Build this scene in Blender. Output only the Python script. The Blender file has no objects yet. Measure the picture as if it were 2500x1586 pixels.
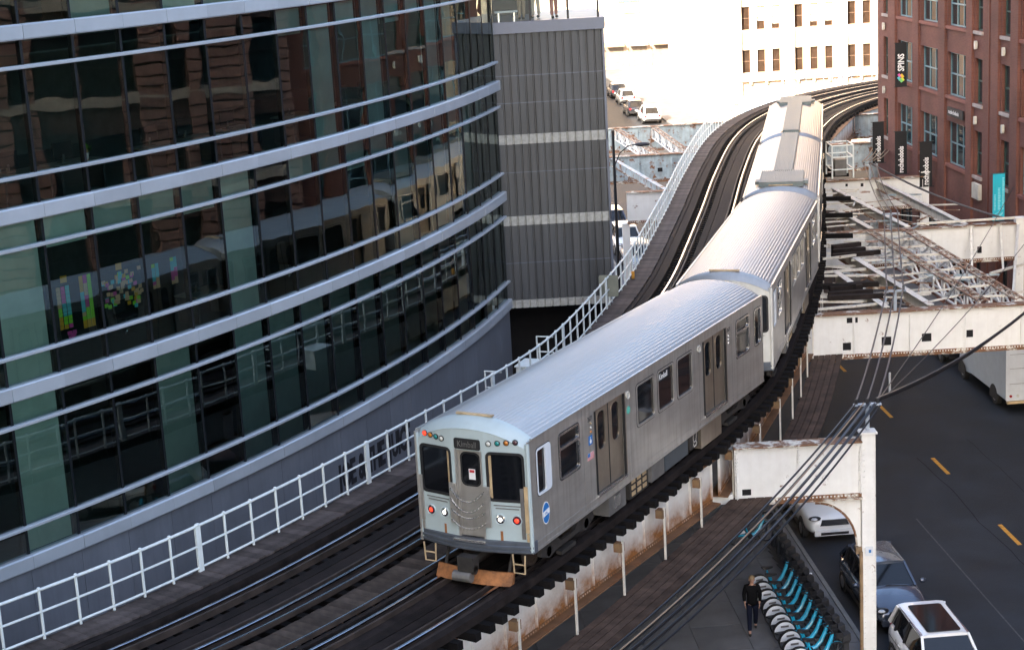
import bpy, math, random
from mathutils import Vector, Matrix
from mathutils.geometry import tessellate_polygon
random.seed(11)
R = math.radians
SC = bpy.context.scene
COL = SC.collection
RZ = 7.0            # rail top above the street

# ------------------------------------------------------------------ camera
cam_d = bpy.data.cameras.new('camera'); cam = bpy.data.objects.new('camera', cam_d); COL.objects.link(cam)
PITCH, ROLL, CAMZ = R(13.523), R(-3.223), RZ + 14.178
_f = Vector((0, math.cos(PITCH), -math.sin(PITCH))); _r = Vector((1, 0, 0)); _u = _r.cross(_f)
_c, _s = math.cos(ROLL), math.sin(ROLL)
_R, _U = _c * _r + _s * _u, -_s * _r + _c * _u
cam.matrix_world = Matrix(((_R.x, _U.x, -_f.x, 0), (_R.y, _U.y, -_f.y, 0), (_R.z, _U.z, -_f.z, CAMZ), (0, 0, 0, 1)))
cam_d.sensor_width = 36; cam_d.lens = 36 * 4176.5 / 2500
cam_d.clip_start = .5; cam_d.clip_end = 2000
SC.camera = cam

# ------------------------------------------------------------------ sky, sun, exposure
SUN_EL = R(25); SUN_TO = Vector((-.5, -.866, 0)).normalized()       # horizontal direction towards the sun
world = bpy.data.worlds.new('World'); SC.world = world; world.use_nodes = True
wn = world.node_tree; wn.nodes.clear()
sky = wn.nodes.new('ShaderNodeTexSky'); sky.sky_type = 'NISHITA'; sky.sun_disc = False
sky.air_density = .9; sky.dust_density = 4.0; sky.ozone_density = .8; sky.sun_elevation = SUN_EL; sky.sun_rotation = math.atan2(SUN_TO.x, SUN_TO.y)
bg = wn.nodes.new('ShaderNodeBackground'); bg.inputs[1].default_value = .15
wo = wn.nodes.new('ShaderNodeOutputWorld')
wn.links.new(sky.outputs[0], bg.inputs[0]); wn.links.new(bg.outputs[0], wo.inputs[0])
sun_d = bpy.data.lights.new('sun', 'SUN'); sun_d.energy = 5.0; sun_d.angle = R(.5); sun_d.color = (1, .87, .7)
sun = bpy.data.objects.new('sun', sun_d); COL.objects.link(sun)
_d = SUN_TO * math.cos(SUN_EL) + Vector((0, 0, math.sin(SUN_EL)))
sun.rotation_euler = _d.to_track_quat('Z', 'Y').to_euler(); sun.location = _d * 200
SC.view_settings.view_transform = 'Standard'; SC.view_settings.look = 'None'
SC.view_settings.exposure = 2.55; SC.view_settings.gamma = 1; SC.view_settings.use_curve_mapping = False
SC.render.engine = 'CYCLES'
SC.cycles.max_bounces = 5; SC.cycles.diffuse_bounces = 2; SC.cycles.glossy_bounces = 3; SC.cycles.transparent_max_bounces = 8; SC.cycles.caustics_reflective = False; SC.cycles.caustics_refractive = False

# ------------------------------------------------------------------ materials
MATS = {}
def mat(name, col, rough=.6, metal=0., var=.18, scale=2.5, bump=0., bscale=60., rand=0., rust=0., rustcol=(.2, .075, .025), stretch=(1, 1, 1), streak=0., spec=.5, emit=None, estr=1., coat=0., zrust=None, dirt=None):
    if name in MATS: return MATS[name]
    m = bpy.data.materials.new(name); MATS[name] = m; m.use_nodes = True
    nt = m.node_tree; N = nt.nodes; L = nt.links; b = N['Principled BSDF']
    b.inputs['Roughness'].default_value = rough; b.inputs['Metallic'].default_value = metal
    b.inputs['Specular IOR Level'].default_value = spec; b.inputs['Coat Weight'].default_value = coat
    tc = N.new('ShaderNodeTexCoord'); mp = N.new('ShaderNodeMapping'); mp.inputs['Scale'].default_value = stretch
    L.new(tc.outputs['Object'], mp.inputs['Vector'])
    nz = N.new('ShaderNodeTexNoise'); nz.inputs['Scale'].default_value = scale; nz.inputs['Detail'].default_value = 4; nz.inputs['Roughness'].default_value = .62
    L.new(mp.outputs[0], nz.inputs['Vector'])
    cr = N.new('ShaderNodeMapRange'); cr.inputs['From Min'].default_value = .3; cr.inputs['From Max'].default_value = .7
    cr.inputs['To Min'].default_value = 1 - var; cr.inputs['To Max'].default_value = 1 + var
    L.new(nz.outputs[0], cr.inputs[0])
    mul = N.new('ShaderNodeMix'); mul.data_type = 'RGBA'; mul.blend_type = 'MULTIPLY'; mul.inputs[0].default_value = 1
    mul.inputs[6].default_value = (*col, 1); L.new(cr.outputs[0], mul.inputs[7]); out = mul.outputs[2]
    if rand:
        oi = N.new('ShaderNodeObjectInfo'); r2 = N.new('ShaderNodeMapRange'); r2.inputs['To Min'].default_value = 1 - rand; r2.inputs['To Max'].default_value = 1 + rand
        L.new(oi.outputs['Random'], r2.inputs[0]); m2 = N.new('ShaderNodeMix'); m2.data_type = 'RGBA'; m2.blend_type = 'MULTIPLY'; m2.inputs[0].default_value = 1
        L.new(out, m2.inputs[6]); L.new(r2.outputs[0], m2.inputs[7]); out = m2.outputs[2]
    if streak:
        mp2 = N.new('ShaderNodeMapping'); mp2.inputs['Scale'].default_value = (7, 7, .5); L.new(tc.outputs['Object'], mp2.inputs['Vector'])
        n2 = N.new('ShaderNodeTexNoise'); n2.inputs['Scale'].default_value = 1.2; n2.inputs['Detail'].default_value = 5; L.new(mp2.outputs[0], n2.inputs['Vector'])
        c2 = N.new('ShaderNodeMapRange'); c2.inputs['From Min'].default_value = .45; c2.inputs['From Max'].default_value = .8; c2.inputs['To Min'].default_value = 0; c2.inputs['To Max'].default_value = streak
        L.new(n2.outputs[0], c2.inputs[0]); m3 = N.new('ShaderNodeMix'); m3.data_type = 'RGBA'; L.new(c2.outputs[0], m3.inputs[0]); L.new(out, m3.inputs[6])
        m3.inputs[7].default_value = (*(dirt or (col[0] * .45, col[1] * .4, col[2] * .33)), 1); out = m3.outputs[2]
    if rust or zrust:
        n3 = N.new('ShaderNodeTexNoise'); n3.inputs['Scale'].default_value = 1.7; n3.inputs['Detail'].default_value = 6; n3.inputs['Roughness'].default_value = .7
        L.new(mp.outputs[0], n3.inputs['Vector']); c3 = N.new('ShaderNodeMapRange')
        lo = .72 - .3 * rust; c3.inputs['From Min'].default_value = lo; c3.inputs['From Max'].default_value = lo + .07
        src = n3.outputs[0]
        if zrust:   # rust creeping up from a lower edge, broken up by the same noise: zrust = (z bottom, z top)
            sx = N.new('ShaderNodeSeparateXYZ'); L.new(tc.outputs['Object'], sx.inputs[0])
            zr = N.new('ShaderNodeMapRange'); zr.inputs['From Min'].default_value = zrust[0]; zr.inputs['From Max'].default_value = zrust[1]
            zr.inputs['To Min'].default_value = 1.; zr.inputs['To Max'].default_value = 0; zr.interpolation_type = 'SMOOTHSTEP'; L.new(sx.outputs[2], zr.inputs[0])
            ml = N.new('ShaderNodeMapRange'); ml.inputs['From Min'].default_value = .25; ml.inputs['From Max'].default_value = .7; ml.inputs['To Min'].default_value = .25; ml.inputs['To Max'].default_value = 1.5; L.new(src, ml.inputs[0])
            ad = N.new('ShaderNodeMath'); ad.operation = 'MULTIPLY'; L.new(ml.outputs[0], ad.inputs[0]); L.new(zr.outputs[0], ad.inputs[1]); src = ad.outputs[0]
            c3.inputs['From Min'].default_value = .02; c3.inputs['From Max'].default_value = .95
        L.new(src, c3.inputs[0])
        m4 = N.new('ShaderNodeMix'); m4.data_type = 'RGBA'; L.new(c3.outputs[0], m4.inputs[0]); L.new(out, m4.inputs[6])
        n4 = N.new('ShaderNodeTexNoise'); n4.inputs['Scale'].default_value = 14; L.new(tc.outputs['Object'], n4.inputs['Vector'])
        m5 = N.new('ShaderNodeMix'); m5.data_type = 'RGBA'; L.new(n4.outputs[0], m5.inputs[0]); m5.inputs[6].default_value = (rustcol[0] * .35, rustcol[1] * .35, rustcol[2] * .4, 1); m5.inputs[7].default_value = (rustcol[0] * 1.5, rustcol[1] * 1.7, rustcol[2] * 1.9, 1)
        L.new(m5.outputs[2], m4.inputs[7]); out = m4.outputs[2]
    L.new(out, b.inputs['Base Color'])
    rr = N.new('ShaderNodeMapRange'); rr.inputs['To Min'].default_value = max(.02, rough * .8); rr.inputs['To Max'].default_value = min(1, rough * 1.2)
    L.new(nz.outputs[0], rr.inputs[0]); L.new(rr.outputs[0], b.inputs['Roughness'])
    if bump:
        nb = N.new('ShaderNodeTexNoise'); nb.inputs['Scale'].default_value = bscale; nb.inputs['Detail'].default_value = 4; L.new(mp.outputs[0], nb.inputs['Vector'])
        bp = N.new('ShaderNodeBump'); bp.inputs['Strength'].default_value = bump; bp.inputs['Distance'].default_value = .02
        L.new(nb.outputs[0], bp.inputs['Height']); L.new(bp.outputs[0], b.inputs['Normal'])
    if emit:
        b.inputs['Emission Color'].default_value = (*emit, 1); b.inputs['Emission Strength'].default_value = estr
    return m

def glass_mat(name, tint, ior=1.75, base=.03, rough=0.):
    m = bpy.data.materials.new(name); MATS[name] = m; m.use_nodes = True; nt = m.node_tree; N = nt.nodes; L = nt.links; N.clear()
    o = N.new('ShaderNodeOutputMaterial'); mx = N.new('ShaderNodeMixShader'); t = N.new('ShaderNodeBsdfTransparent'); g = N.new('ShaderNodeBsdfGlossy')
    t.inputs[0].default_value = (*tint, 1); g.inputs['Roughness'].default_value = rough; g.inputs[0].default_value = (.86, .97, .95, 1)
    fr = N.new('ShaderNodeFresnel'); fr.inputs[0].default_value = ior
    ad = N.new('ShaderNodeMath'); ad.inputs[1].default_value = base; ad.use_clamp = True
    L.new(fr.outputs[0], ad.inputs[0]); L.new(ad.outputs[0], mx.inputs[0]); L.new(t.outputs[0], mx.inputs[1]); L.new(g.outputs[0], mx.inputs[2]); L.new(mx.outputs[0], o.inputs[0])
    # gently wavy float glass
    tc = N.new('ShaderNodeTexCoord'); nz = N.new('ShaderNodeTexNoise'); nz.inputs['Scale'].default_value = .9; nz.inputs['Detail'].default_value = 1
    bp = N.new('ShaderNodeBump'); bp.inputs['Strength'].default_value = .12; bp.inputs['Distance'].default_value = .03
    L.new(tc.outputs['Object'], nz.inputs['Vector']); L.new(nz.outputs[0], bp.inputs['Height']); L.new(bp.outputs[0], g.inputs['Normal'])
    return m

def brick_mat(name, c1, c2, mortar, scale=1., bw=.22, bh=.075, ax='YZ'):
    m = bpy.data.materials.new(name); MATS[name] = m; m.use_nodes = True; nt = m.node_tree; N = nt.nodes; L = nt.links; b = N['Principled BSDF']
    tc = N.new('ShaderNodeTexCoord'); sx = N.new('ShaderNodeSeparateXYZ'); cx = N.new('ShaderNodeCombineXYZ'); L.new(tc.outputs['Object'], sx.inputs[0])
    ad = N.new('ShaderNodeMath'); L.new(sx.outputs[0], ad.inputs[0]); L.new(sx.outputs[1], ad.inputs[1])
    L.new(ad.outputs[0], cx.inputs[0]); L.new(sx.outputs[2], cx.inputs[1])
    br = N.new('ShaderNodeTexBrick'); br.inputs['Scale'].default_value = scale; br.inputs['Brick Width'].default_value = bw; br.inputs['Row Height'].default_value = bh; br.inputs['Mortar Size'].default_value = .008
    br.inputs['Color1'].default_value = (*c1, 1); br.inputs['Color2'].default_value = (*c2, 1); br.inputs['Mortar'].default_value = (*mortar, 1); L.new(cx.outputs[0], br.inputs['Vector'])
    nz = N.new('ShaderNodeTexNoise'); nz.inputs['Scale'].default_value = .5; nz.inputs['Detail'].default_value = 7; L.new(tc.outputs['Object'], nz.inputs['Vector'])
    mr = N.new('ShaderNodeMapRange'); mr.inputs['From Min'].default_value = .3; mr.inputs['From Max'].default_value = .7; mr.inputs['To Min'].default_value = .72; mr.inputs['To Max'].default_value = 1.25; L.new(nz.outputs[0], mr.inputs[0])
    mu = N.new('ShaderNodeMix'); mu.data_type = 'RGBA'; mu.blend_type = 'MULTIPLY'; mu.inputs[0].default_value = 1; L.new(br.outputs[0], mu.inputs[6]); L.new(mr.outputs[0], mu.inputs[7])
    L.new(mu.outputs[2], b.inputs['Base Color']); b.inputs['Roughness'].default_value = .85
    bp = N.new('ShaderNodeBump'); bp.inputs['Strength'].default_value = .5; bp.inputs['Distance'].default_value = .01; L.new(br.outputs['Fac'], bp.inputs['Height']); bp.invert = True; L.new(bp.outputs[0], b.inputs['Normal'])
    return m

M = dict(
 asphalt=mat('asphalt', spec=.3, col=(.021, .025, .032), rough=.72, var=.42, scale=.5, bump=.5, bscale=45, streak=0),
 concrete=mat('sidewalk concrete', (.13, .13, .133), .85, var=.25, scale=.9, bump=.25, rand=.1),
 kerb=mat('kerb stone', (.17, .17, .165), .8, var=.2),
 yellow=mat('yellow road paint', (.55, .26, .03), .7, var=.35, scale=5), whitep=mat('worn white road paint', (.055, .057, .06), .7, var=.6, scale=6), patch=mat('newer asphalt patch', (.0145, .0165, .021), .85, var=.4, scale=2, bump=.4, spec=.2), seal=mat('tar crack seal', (.008, .008, .009), .9, var=.4, spec=.1), stainr=mat('old oil stained asphalt', (.028, .03, .034), .6, var=.5, scale=1.5),
 steelw=mat('white painted steel', (.78, .78, .76), .5, var=.05, rust=.32, streak=.1, bump=.1, bscale=25, dirt=(.42, .33, .22)),
 steelz=mat('white painted girder with rusting foot', (.8, .79, .75), .5, var=.06, rust=.05, zrust=(-1.75, -.75), streak=.12, rustcol=(.3, .11, .03), dirt=(.45, .33, .2)),
 steelb=mat('pale blue grey painted steel', (.34, .42, .46), .55, var=.25, rust=.62, streak=.5, bump=.12, dirt=(.2, .17, .13)),
 steelc=mat('cream stained steel', (.66, .63, .56), .6, var=.12, rust=.42, streak=.35, bump=.1, dirt=(.35, .26, .17), rand=.12),
 flange=mat('rusty flange', (.6, .57, .5), .7, var=.2, rust=1.0, rustcol=(.2, .085, .035), bump=.3, bscale=30),
 lattice=mat('rusty lattice steel', (.5, .44, .36), .75, var=.25, rust=.95, rustcol=(.26, .13, .07), bump=.3),
 tan=mat('tan stained steel', (.3, .2, .11), .65, var=.3, rust=.5, rand=.2),
 tie=mat('creosoted timber', spec=.12, col=(.009, .008, .008), rough=.85, var=.4, scale=6, bump=.4, bscale=30, stretch=(.3, 2, 2), rand=.35),
 timber=mat('weathered dark timber', spec=.12, col=(.02, .0155, .0145), rough=.8, var=.45, scale=3, bump=.4, rand=.25),
 plank=mat('grey walkway plank', spec=.12, col=(.085, .068, .062), rough=.75, var=.35, scale=4, bump=.3, bscale=40, rand=.3),
 plankb=mat('brown walkway plank', spec=.12, col=(.062, .048, .039), rough=.8, var=.35, scale=4, bump=.3, rand=.3),
 catw=mat('rusty brown catwalk board', spec=.12, col=(.075, .05, .038), rough=.8, var=.5, scale=2, bump=.3, rand=.2, streak=.3),
 railtop=mat('polished rail steel', (.5, .5, .54), .22, 1., var=.15, scale=8), railside=mat('rusty rail side', (.05, .036, .03), .7, .3, var=.4),
 railing=mat('white railing paint', (.74, .8, .79), .4, var=.1, streak=.25, dirt=(.5, .42, .34)),
 ss=mat('weathered stainless side', (.52, .5, .465), .36, .68, var=.14, scale=1.4, streak=.55, dirt=(.3, .255, .21), bump=.16, bscale=2.2, stretch=(1, .5, 1.6)),
 ssroof=mat('corrugated stainless roof', (.43, .415, .39), .44, .7, var=.1, scale=1.5, stretch=(3, .25, 1), streak=.22, dirt=(.34, .32, .29)),
 ssdoor=mat('bronzed stainless door', (.38, .32, .25), .34, .75, var=.12, streak=.25, dirt=(.2, .16, .12)),
 sstrim=mat('bright steel trim', (.72, .72, .72), .25, .95, var=.08),
 cabp=mat('pale grey blue cab paint', (.43, .51, .52), .32, var=.05, streak=.1, dirt=(.3, .3, .27), coat=.2),
 endp=mat('off white car end paint', (.62, .62, .58), .4, var=.08, streak=.3, dirt=(.4, .3, .2)),
 rubber=mat('black rubber', (.012, .012, .013), .6, var=.2), under=mat('grimy underframe', (.025, .022, .02), .75, var=.5, scale=5, rust=.25),
 grey=mat('grey equipment case', (.16, .155, .15), .55, .3, var=.25, streak=.3), acp=mat('grey green roof plate', (.15, .185, .185), .5, .2, var=.12),
 blackg=mat('dark vehicle glass', (.006, .007, .009), .06, var=0, spec=.6), blackm=mat('black metal', (.012, .012, .014), .45, var=.2),
 orange=mat('rusty orange plough', (.3, .12, .04), .75, var=.45, scale=5, rust=.5), wear=mat('worn tan steel', (.45, .33, .19), .6, var=.3),
 band=mat('pale metal facade band', (.47, .51, .55), .36, .25, var=.07, scale=.9, rand=.07, streak=.12, dirt=(.4, .41, .43)), wallp=mat('grey metal wall panel', (.2, .215, .245), .42, .3, var=.12, scale=.8, rand=.08, streak=.3, dirt=(.13, .14, .155)),
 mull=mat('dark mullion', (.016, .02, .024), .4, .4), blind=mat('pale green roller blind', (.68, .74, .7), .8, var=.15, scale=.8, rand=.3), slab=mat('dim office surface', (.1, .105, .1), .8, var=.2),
 carpet=mat('office carpet', (.1, .12, .115), .9), desk=mat('pale desk', (.42, .42, .4), .5), darkf=mat('dark furniture', (.03, .03, .034), .5, rand=.4),
 corr=mat('charcoal corrugated cladding', (.085, .09, .095), .5, .35, var=.28, scale=1.3, streak=.55, dirt=(.12, .115, .115), stretch=(2.5, 1, .15), bump=.1, bscale=1.5), stain=mat('whitish stained band', (.42, .42, .39), .7, var=.25, scale=6, streak=.3),
 cap=mat('slate blue coping', (.15, .17, .22), .4, .4, var=.05), black=mat('black interior', (.006, .006, .008), .9, var=.1),
 teal=mat('teal window frame', (.13, .24, .28), .45, var=.1), tealg=mat('dark reflective pane', (.015, .03, .034), .08, var=.2, scale=.7, spec=.7), stone=mat('pale stone sill', (.36, .3, .27), .8, var=.2),
 brown=mat('brown rusticated stone', (.3, .165, .135), .85, var=.25, scale=1.5, bump=.5, bscale=6, rand=.15), brownl=mat('buff stone', (.4, .34, .28), .8, var=.2),
 sun1=mat('cream terracotta', (.62, .5, .38), .75, var=.12), sun2=mat('buff brick', (.55, .4, .28), .85, var=.15), winb=mat('brown window glass', (.035, .022, .015), .15, var=.3), blindw=mat('off white blind', (.5, .47, .42), .8),
 white=mat('white car paint', (.75, .76, .77), .25, var=.02, coat=.6), navy=mat('blue grey car paint', (.07, .085, .12), .2, .4, var=.02, coat=.7), dark=mat('near black car paint', (.02, .022, .028), .25, .2, var=.02, coat=.6), silver=mat('silver car paint', (.4, .42, .44), .28, .5, var=.02, coat=.5), vanw=mat('white van panel', (.6, .63, .66), .4, var=.07, streak=.12, dirt=(.4, .4, .4)),
 chrome=mat('chrome', (.8, .8, .82), .12, 1., var=0), lens=mat('clear lamp lens', (.55, .57, .6), .15, var=.1, coat=1), redl=mat('red lamp lens', (.3, .015, .02), .25, var=.1, coat=.8), tyre=mat('tyre', (.014, .014, .015), .8, var=.2), rim=mat('alloy rim', (.35, .36, .37), .3, .8),
 bike=mat('bright blue bicycle paint', (.01, .36, .58), .35, var=.05, coat=.4), guard=mat('white wheel guard', (.66, .7, .74), .45, var=.05), dock=mat('dark grey dock', (.025, .025, .028), .55),
 skin=mat('skin', (.42, .24, .17), .55, var=.05), coatb=mat('black coat cloth', (.005, .005, .006), .95, var=.3, bump=.2, spec=.1), jeans=mat('dark navy trousers', (.007, .009, .02), .95, var=.3, spec=.1), hair=mat('fair hair', (.25, .17, .09), .6, var=.3), tanc=mat('tan trousers', (.33, .25, .18), .85), pinkc=mat('pink cloth', (.5, .17, .14), .85), creamc=mat('cream cloth', (.55, .48, .4), .85),
 cable=mat('black cable', (.012, .013, .016), .4, var=.2), cable2=mat('grey twisted cable', (.1, .085, .08), .6, var=.4, scale=12), cyan=mat('cyan banner cloth', (.015, .42, .55), .7, var=.06), bann=mat('black banner cloth', (.008, .008, .01), .7), wtext=mat('white lettering', (.8, .8, .8), .6, var=0), btext=mat('dark lettering', (.02, .02, .024), .5, var=0),
 blue=mat('blue sticker', (.02, .16, .45), .5, var=0), red=mat('red sticker', (.5, .03, .04), .5, var=0), green=mat('green sticker', (.1, .45, .35), .5, var=0), greensg=mat('green sign panel', (.06, .45, .2), .6, var=.05), ltblue=mat('pale blue panel', (.4, .55, .75), .6, var=.1), lampw=mat('lamp housing', (.5, .48, .42), .5), amber=mat('amber lens', (.5, .16, .01), .25, var=0, coat=.8), teall=mat('teal lens', (.01, .2, .19), .25, var=0, coat=.8), dimred=mat('unlit dark lens', (.06, .02, .03), .2, var=0, coat=.8), dimwhite=mat('pale lens', (.6, .6, .55), .2, var=0, coat=.8),
 redlit=mat('lit red tail lamp', (.5, .02, .02), .3, var=0, emit=(1, .03, .01), estr=.7), whitelit=mat('lit white lamp', (.7, .7, .7), .3, var=0, emit=(1, .95, .85), estr=.5), spot=mat('lit ceiling spot', (.8, .6, .4), .4, var=0, emit=(1, .72, .4), estr=1.2),
 dirtg=mat('grey far ground', (.2, .19, .18), .9, var=.2, scale=.2))
GL = glass_mat('facade glass', (.64, .85, .79), 2.0, .03)
GLT = glass_mat('terrace glass', (.8, .86, .86), 1.45, .0)
GLD = glass_mat('upper facade glass', (.1, .13, .13), 1.8, .02)
BRICK = brick_mat('red brick', (.165, .058, .04), (.135, .045, .032), (.13, .07, .055))
NOTE = [mat('note ' + n, c, .7, var=.05) for n, c in (('amber', (.9, .42, .04)), ('lime', (.38, .85, .06)), ('cyan', (.12, .62, .72)), ('pink', (.85, .08, .4)), ('peach', (.9, .5, .3)))]

# ------------------------------------------------------------------ geometry helpers
class MB:
    def __init__(s): s.v = []; s.f = []
    def add(s, vs, fs, X=None):
        o = len(s.v)
        s.v += [tuple(X @ Vector(p)) for p in vs] if X is not None else [tuple(p) for p in vs]
        s.f += [tuple(i + o for i in f) for f in fs]; return s
    def box(s, x0, x1, y0, y1, z0, z1, X=None):
        return s.add([(x0, y0, z0), (x1, y0, z0), (x1, y1, z0), (x0, y1, z0), (x0, y0, z1), (x1, y0, z1), (x1, y1, z1), (x0, y1, z1)],
                     [(0, 3, 2, 1), (4, 5, 6, 7), (0, 1, 5, 4), (1, 2, 6, 5), (2, 3, 7, 6), (3, 0, 4, 7)], X)
    def beam(s, p, q, w, h, up=(0, 0, 1)):
        p, q = Vector(p), Vector(q); d = (q - p); l = d.length; d.normalize(); up = Vector(up)
        r = d.cross(up)
        if r.length < 1e-4: r = d.cross(Vector((1, 0, 0)))
        r.normalize(); u = r.cross(d); X = Matrix(((r.x, d.x, u.x, p.x), (r.y, d.y, u.y, p.y), (r.z, d.z, u.z, p.z), (0, 0, 0, 1)))
        return s.box(-w / 2, w / 2, 0, l, -h / 2, h / 2, X)
    def tube(s, pts, r, n=6, caps=True):
        pts = [Vector(p) for p in pts]; o = len(s.v); k = len(pts)
        prev = None
        for i, p in enumerate(pts):
            d = (pts[min(i + 1, k - 1)] - pts[max(i - 1, 0)]).normalized()
            a = d.cross(Vector((0, 0, 1)))
            if a.length < .05: a = d.cross(Vector((1, 0, 0)))
            a.normalize()
            if prev is not None and a.dot(prev) < 0: a = -a
            prev = a; b = a.cross(d); rr = r[i] if isinstance(r, (list, tuple)) else r
            s.v += [tuple(p + (a * math.cos(2 * math.pi * j / n) + b * math.sin(2 * math.pi * j / n)) * rr) for j in range(n)]
        for i in range(k - 1):
            for j in range(n): s.f.append((o + i * n + j, o + i * n + (j + 1) % n, o + (i + 1) * n + (j + 1) % n, o + (i + 1) * n + j))
        if caps: s.f.append(tuple(o + j for j in range(n))[::-1]); s.f.append(tuple(o + (k - 1) * n + j for j in range(n)))
        return s
    def sweep(s, frames, prof, caps=True):     # frames: (pos, right, up)
        o = len(s.v); n = len(prof)
        for p, r, u in frames: s.v += [tuple(p + r * a + u * b) for a, b in prof]
        for i in range(len(frames) - 1):
            for j in range(n): s.f.append((o + i * n + j, o + i * n + (j + 1) % n, o + (i + 1) * n + (j + 1) % n, o + (i + 1) * n + j))
        if caps: s.f.append(tuple(o + j for j in range(n))[::-1]); s.f.append(tuple(o + (len(frames) - 1) * n + j for j in range(n)))
        return s
    def rings(s, rings, closed=True, caps=True):
        o = len(s.v); n = len(rings[0])
        for r in rings: s.v += [tuple(p) for p in r]
        m = n if closed else n - 1
        for i in range(len(rings) - 1):
            for j in range(m): s.f.append((o + i * n + j, o + i * n + (j + 1) % n, o + (i + 1) * n + (j + 1) % n, o + (i + 1) * n + j))
        if caps: s.f.append(tuple(o + j for j in range(n))[::-1]); s.f.append(tuple(o + (len(rings) - 1) * n + j for j in range(n)))
        return s
    def lathe(s, prof, n=16, X=None, caps=True):   # prof: (radius, height)
        rg = [[(r * math.cos(2 * math.pi * j / n), r * math.sin(2 * math.pi * j / n), z) for j in range(n)] for r, z in prof]
        t = MB().rings(rg, True, caps); return s.add(t.v, t.f, X)
    def ball(s, c, r, nu=10, nv=6, X=None):
        rx, ry, rz = r if isinstance(r, (tuple, list)) else (r, r, r)
        rg = [[(c[0] + rx * math.sin(math.pi * (i + .02) / (nv + .04)) * math.cos(2 * math.pi * j / nu), c[1] + ry * math.sin(math.pi * (i + .02) / (nv + .04)) * math.sin(2 * math.pi * j / nu), c[2] - rz * math.cos(math.pi * (i + .02) / (nv + .04))) for j in range(nu)] for i in range(nv + 1)]
        t = MB().rings(rg); return s.add(t.v, t.f, X)
    def plate(s, outer, holes=(), t=.02, X=None):   # flat plate in local XY, from z=-t to z=0, with holes
        loops = [list(outer)] + [list(h) for h in holes]
        tris = tessellate_polygon([[Vector((a, b, 0)) for a, b in l] for l in loops]); flat = [p for l in loops for p in l]; n = len(flat)
        vs = [(a, b, 0) for a, b in flat] + [(a, b, -t) for a, b in flat]; fs = []
        for a, b, c in tris:
            A, B, C = flat[a], flat[b], flat[c]
            if (B[0] - A[0]) * (C[1] - A[1]) - (B[1] - A[1]) * (C[0] - A[0]) < 0: b, c = c, b
            fs += [(a, b, c), (a + n, c + n, b + n)]
        o = 0
        for li, l in enumerate(loops):
            k = len(l); ar = sum(l[i][0] * l[(i + 1) % k][1] - l[(i + 1) % k][0] * l[i][1] for i in range(k))
            ccw = (ar > 0) == (li == 0)
            for i in range(k):
                a, b = o + i, o + (i + 1) % k
                fs.append((a, a + n, b + n, b) if ccw else (b, b + n, a + n, a))
            o += k
        return s.add(vs, fs, X)
    def text(s, txt, size, X, ext=.004, align='LEFT', sx=1., spacing=1., bold=0.):
        c = bpy.data.curves.new('t', 'FONT'); c.body = txt; c.size = size; c.offset = bold; c.extrude = ext; c.align_x = align; c.resolution_u = 2; c.space_character = spacing
        o = bpy.data.objects.new('t', c); me = bpy.data.meshes.new_from_object(o)
        s.add([(v.co.x * sx, v.co.y, v.co.z) for v in me.vertices], [tuple(p.vertices) for p in me.polygons], X)
        bpy.data.objects.remove(o); bpy.data.curves.remove(c); bpy.data.meshes.remove(me); return s
    def mesh(s, name, m, smooth=False):
        me = bpy.data.meshes.new(name); me.from_pydata(s.v, [], s.f)
        if m: me.materials.append(m)
        if smooth:
            me.polygons.foreach_set('use_smooth', [True] * len(me.polygons)); me.set_sharp_from_angle(angle=R(38 if smooth is True else smooth))
        me.update(); return me
    def build(s, name, m, parent=None, smooth=False, X=None): return obj(name, s.mesh(name, m, smooth), parent, X)

def basis_of(o): return o.matrix_basis.copy()
def obj(name, me, parent=None, X=None):
    """X: matrix in the parent's own frame (default identity)."""
    o = bpy.data.objects.new(name, me); COL.objects.link(o)
    if X is not None: o.matrix_basis = X
    if parent is not None:
        o.parent = parent
        w = parent.get('_w')
        if w: o.matrix_parent_inverse = Matrix.Translation(parent.matrix_basis.translation).inverted()
    return o
def tag(o, label=None, cat=None, group=None, kind=None):
    if label: o['label'] = label
    if cat: o['category'] = cat
    if group: o['group'] = group
    if kind: o['kind'] = kind
    return o
def thing(name, label, cat, loc=(0, 0, 0), rz=0., group=None, local=False):
    """Empty at the base. local=False: parts are given in world coordinates (root has no rotation)."""
    o = bpy.data.objects.new(name, None); COL.objects.link(o); o.empty_display_size = .3
    o.matrix_basis = Matrix.Translation(loc) @ Matrix.Rotation(rz, 4, 'Z')
    if not local: o['_w'] = 1
    return tag(o, label, cat, group)
def struct(name, mb, m, smooth=False, kind='structure'): return tag(mb.build(name, m, None, smooth), kind=kind)
def frame(o, x, y, z): return Matrix(((x[0], y[0], z[0], o[0]), (x[1], y[1], z[1], o[1]), (x[2], y[2], z[2], o[2]), (0, 0, 0, 1)))
def rr(x0, x1, y0, y1, r=.06, n=4):
    p = []
    for cx, cy, a in ((x1 - r, y0 + r, -90), (x1 - r, y1 - r, 0), (x0 + r, y1 - r, 90), (x0 + r, y0 + r, 180)):
        p += [(cx + r * math.cos(R(a + 90 * i / n)), cy + r * math.sin(R(a + 90 * i / n))) for i in range(n + 1)]
    return p
def rc(x0, x1, y0, y1): return [(x0, y0), (x1, y0), (x1, y1), (x0, y1)]
CACHE = {}
def cpart(key, name, fn, m, parent, X=None, smooth=False):
    """A part whose mesh is made once and shared."""
    if key not in CACHE: CACHE[key] = fn().mesh(name, m, smooth)
    return obj(name, CACHE[key], parent, X)

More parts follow.
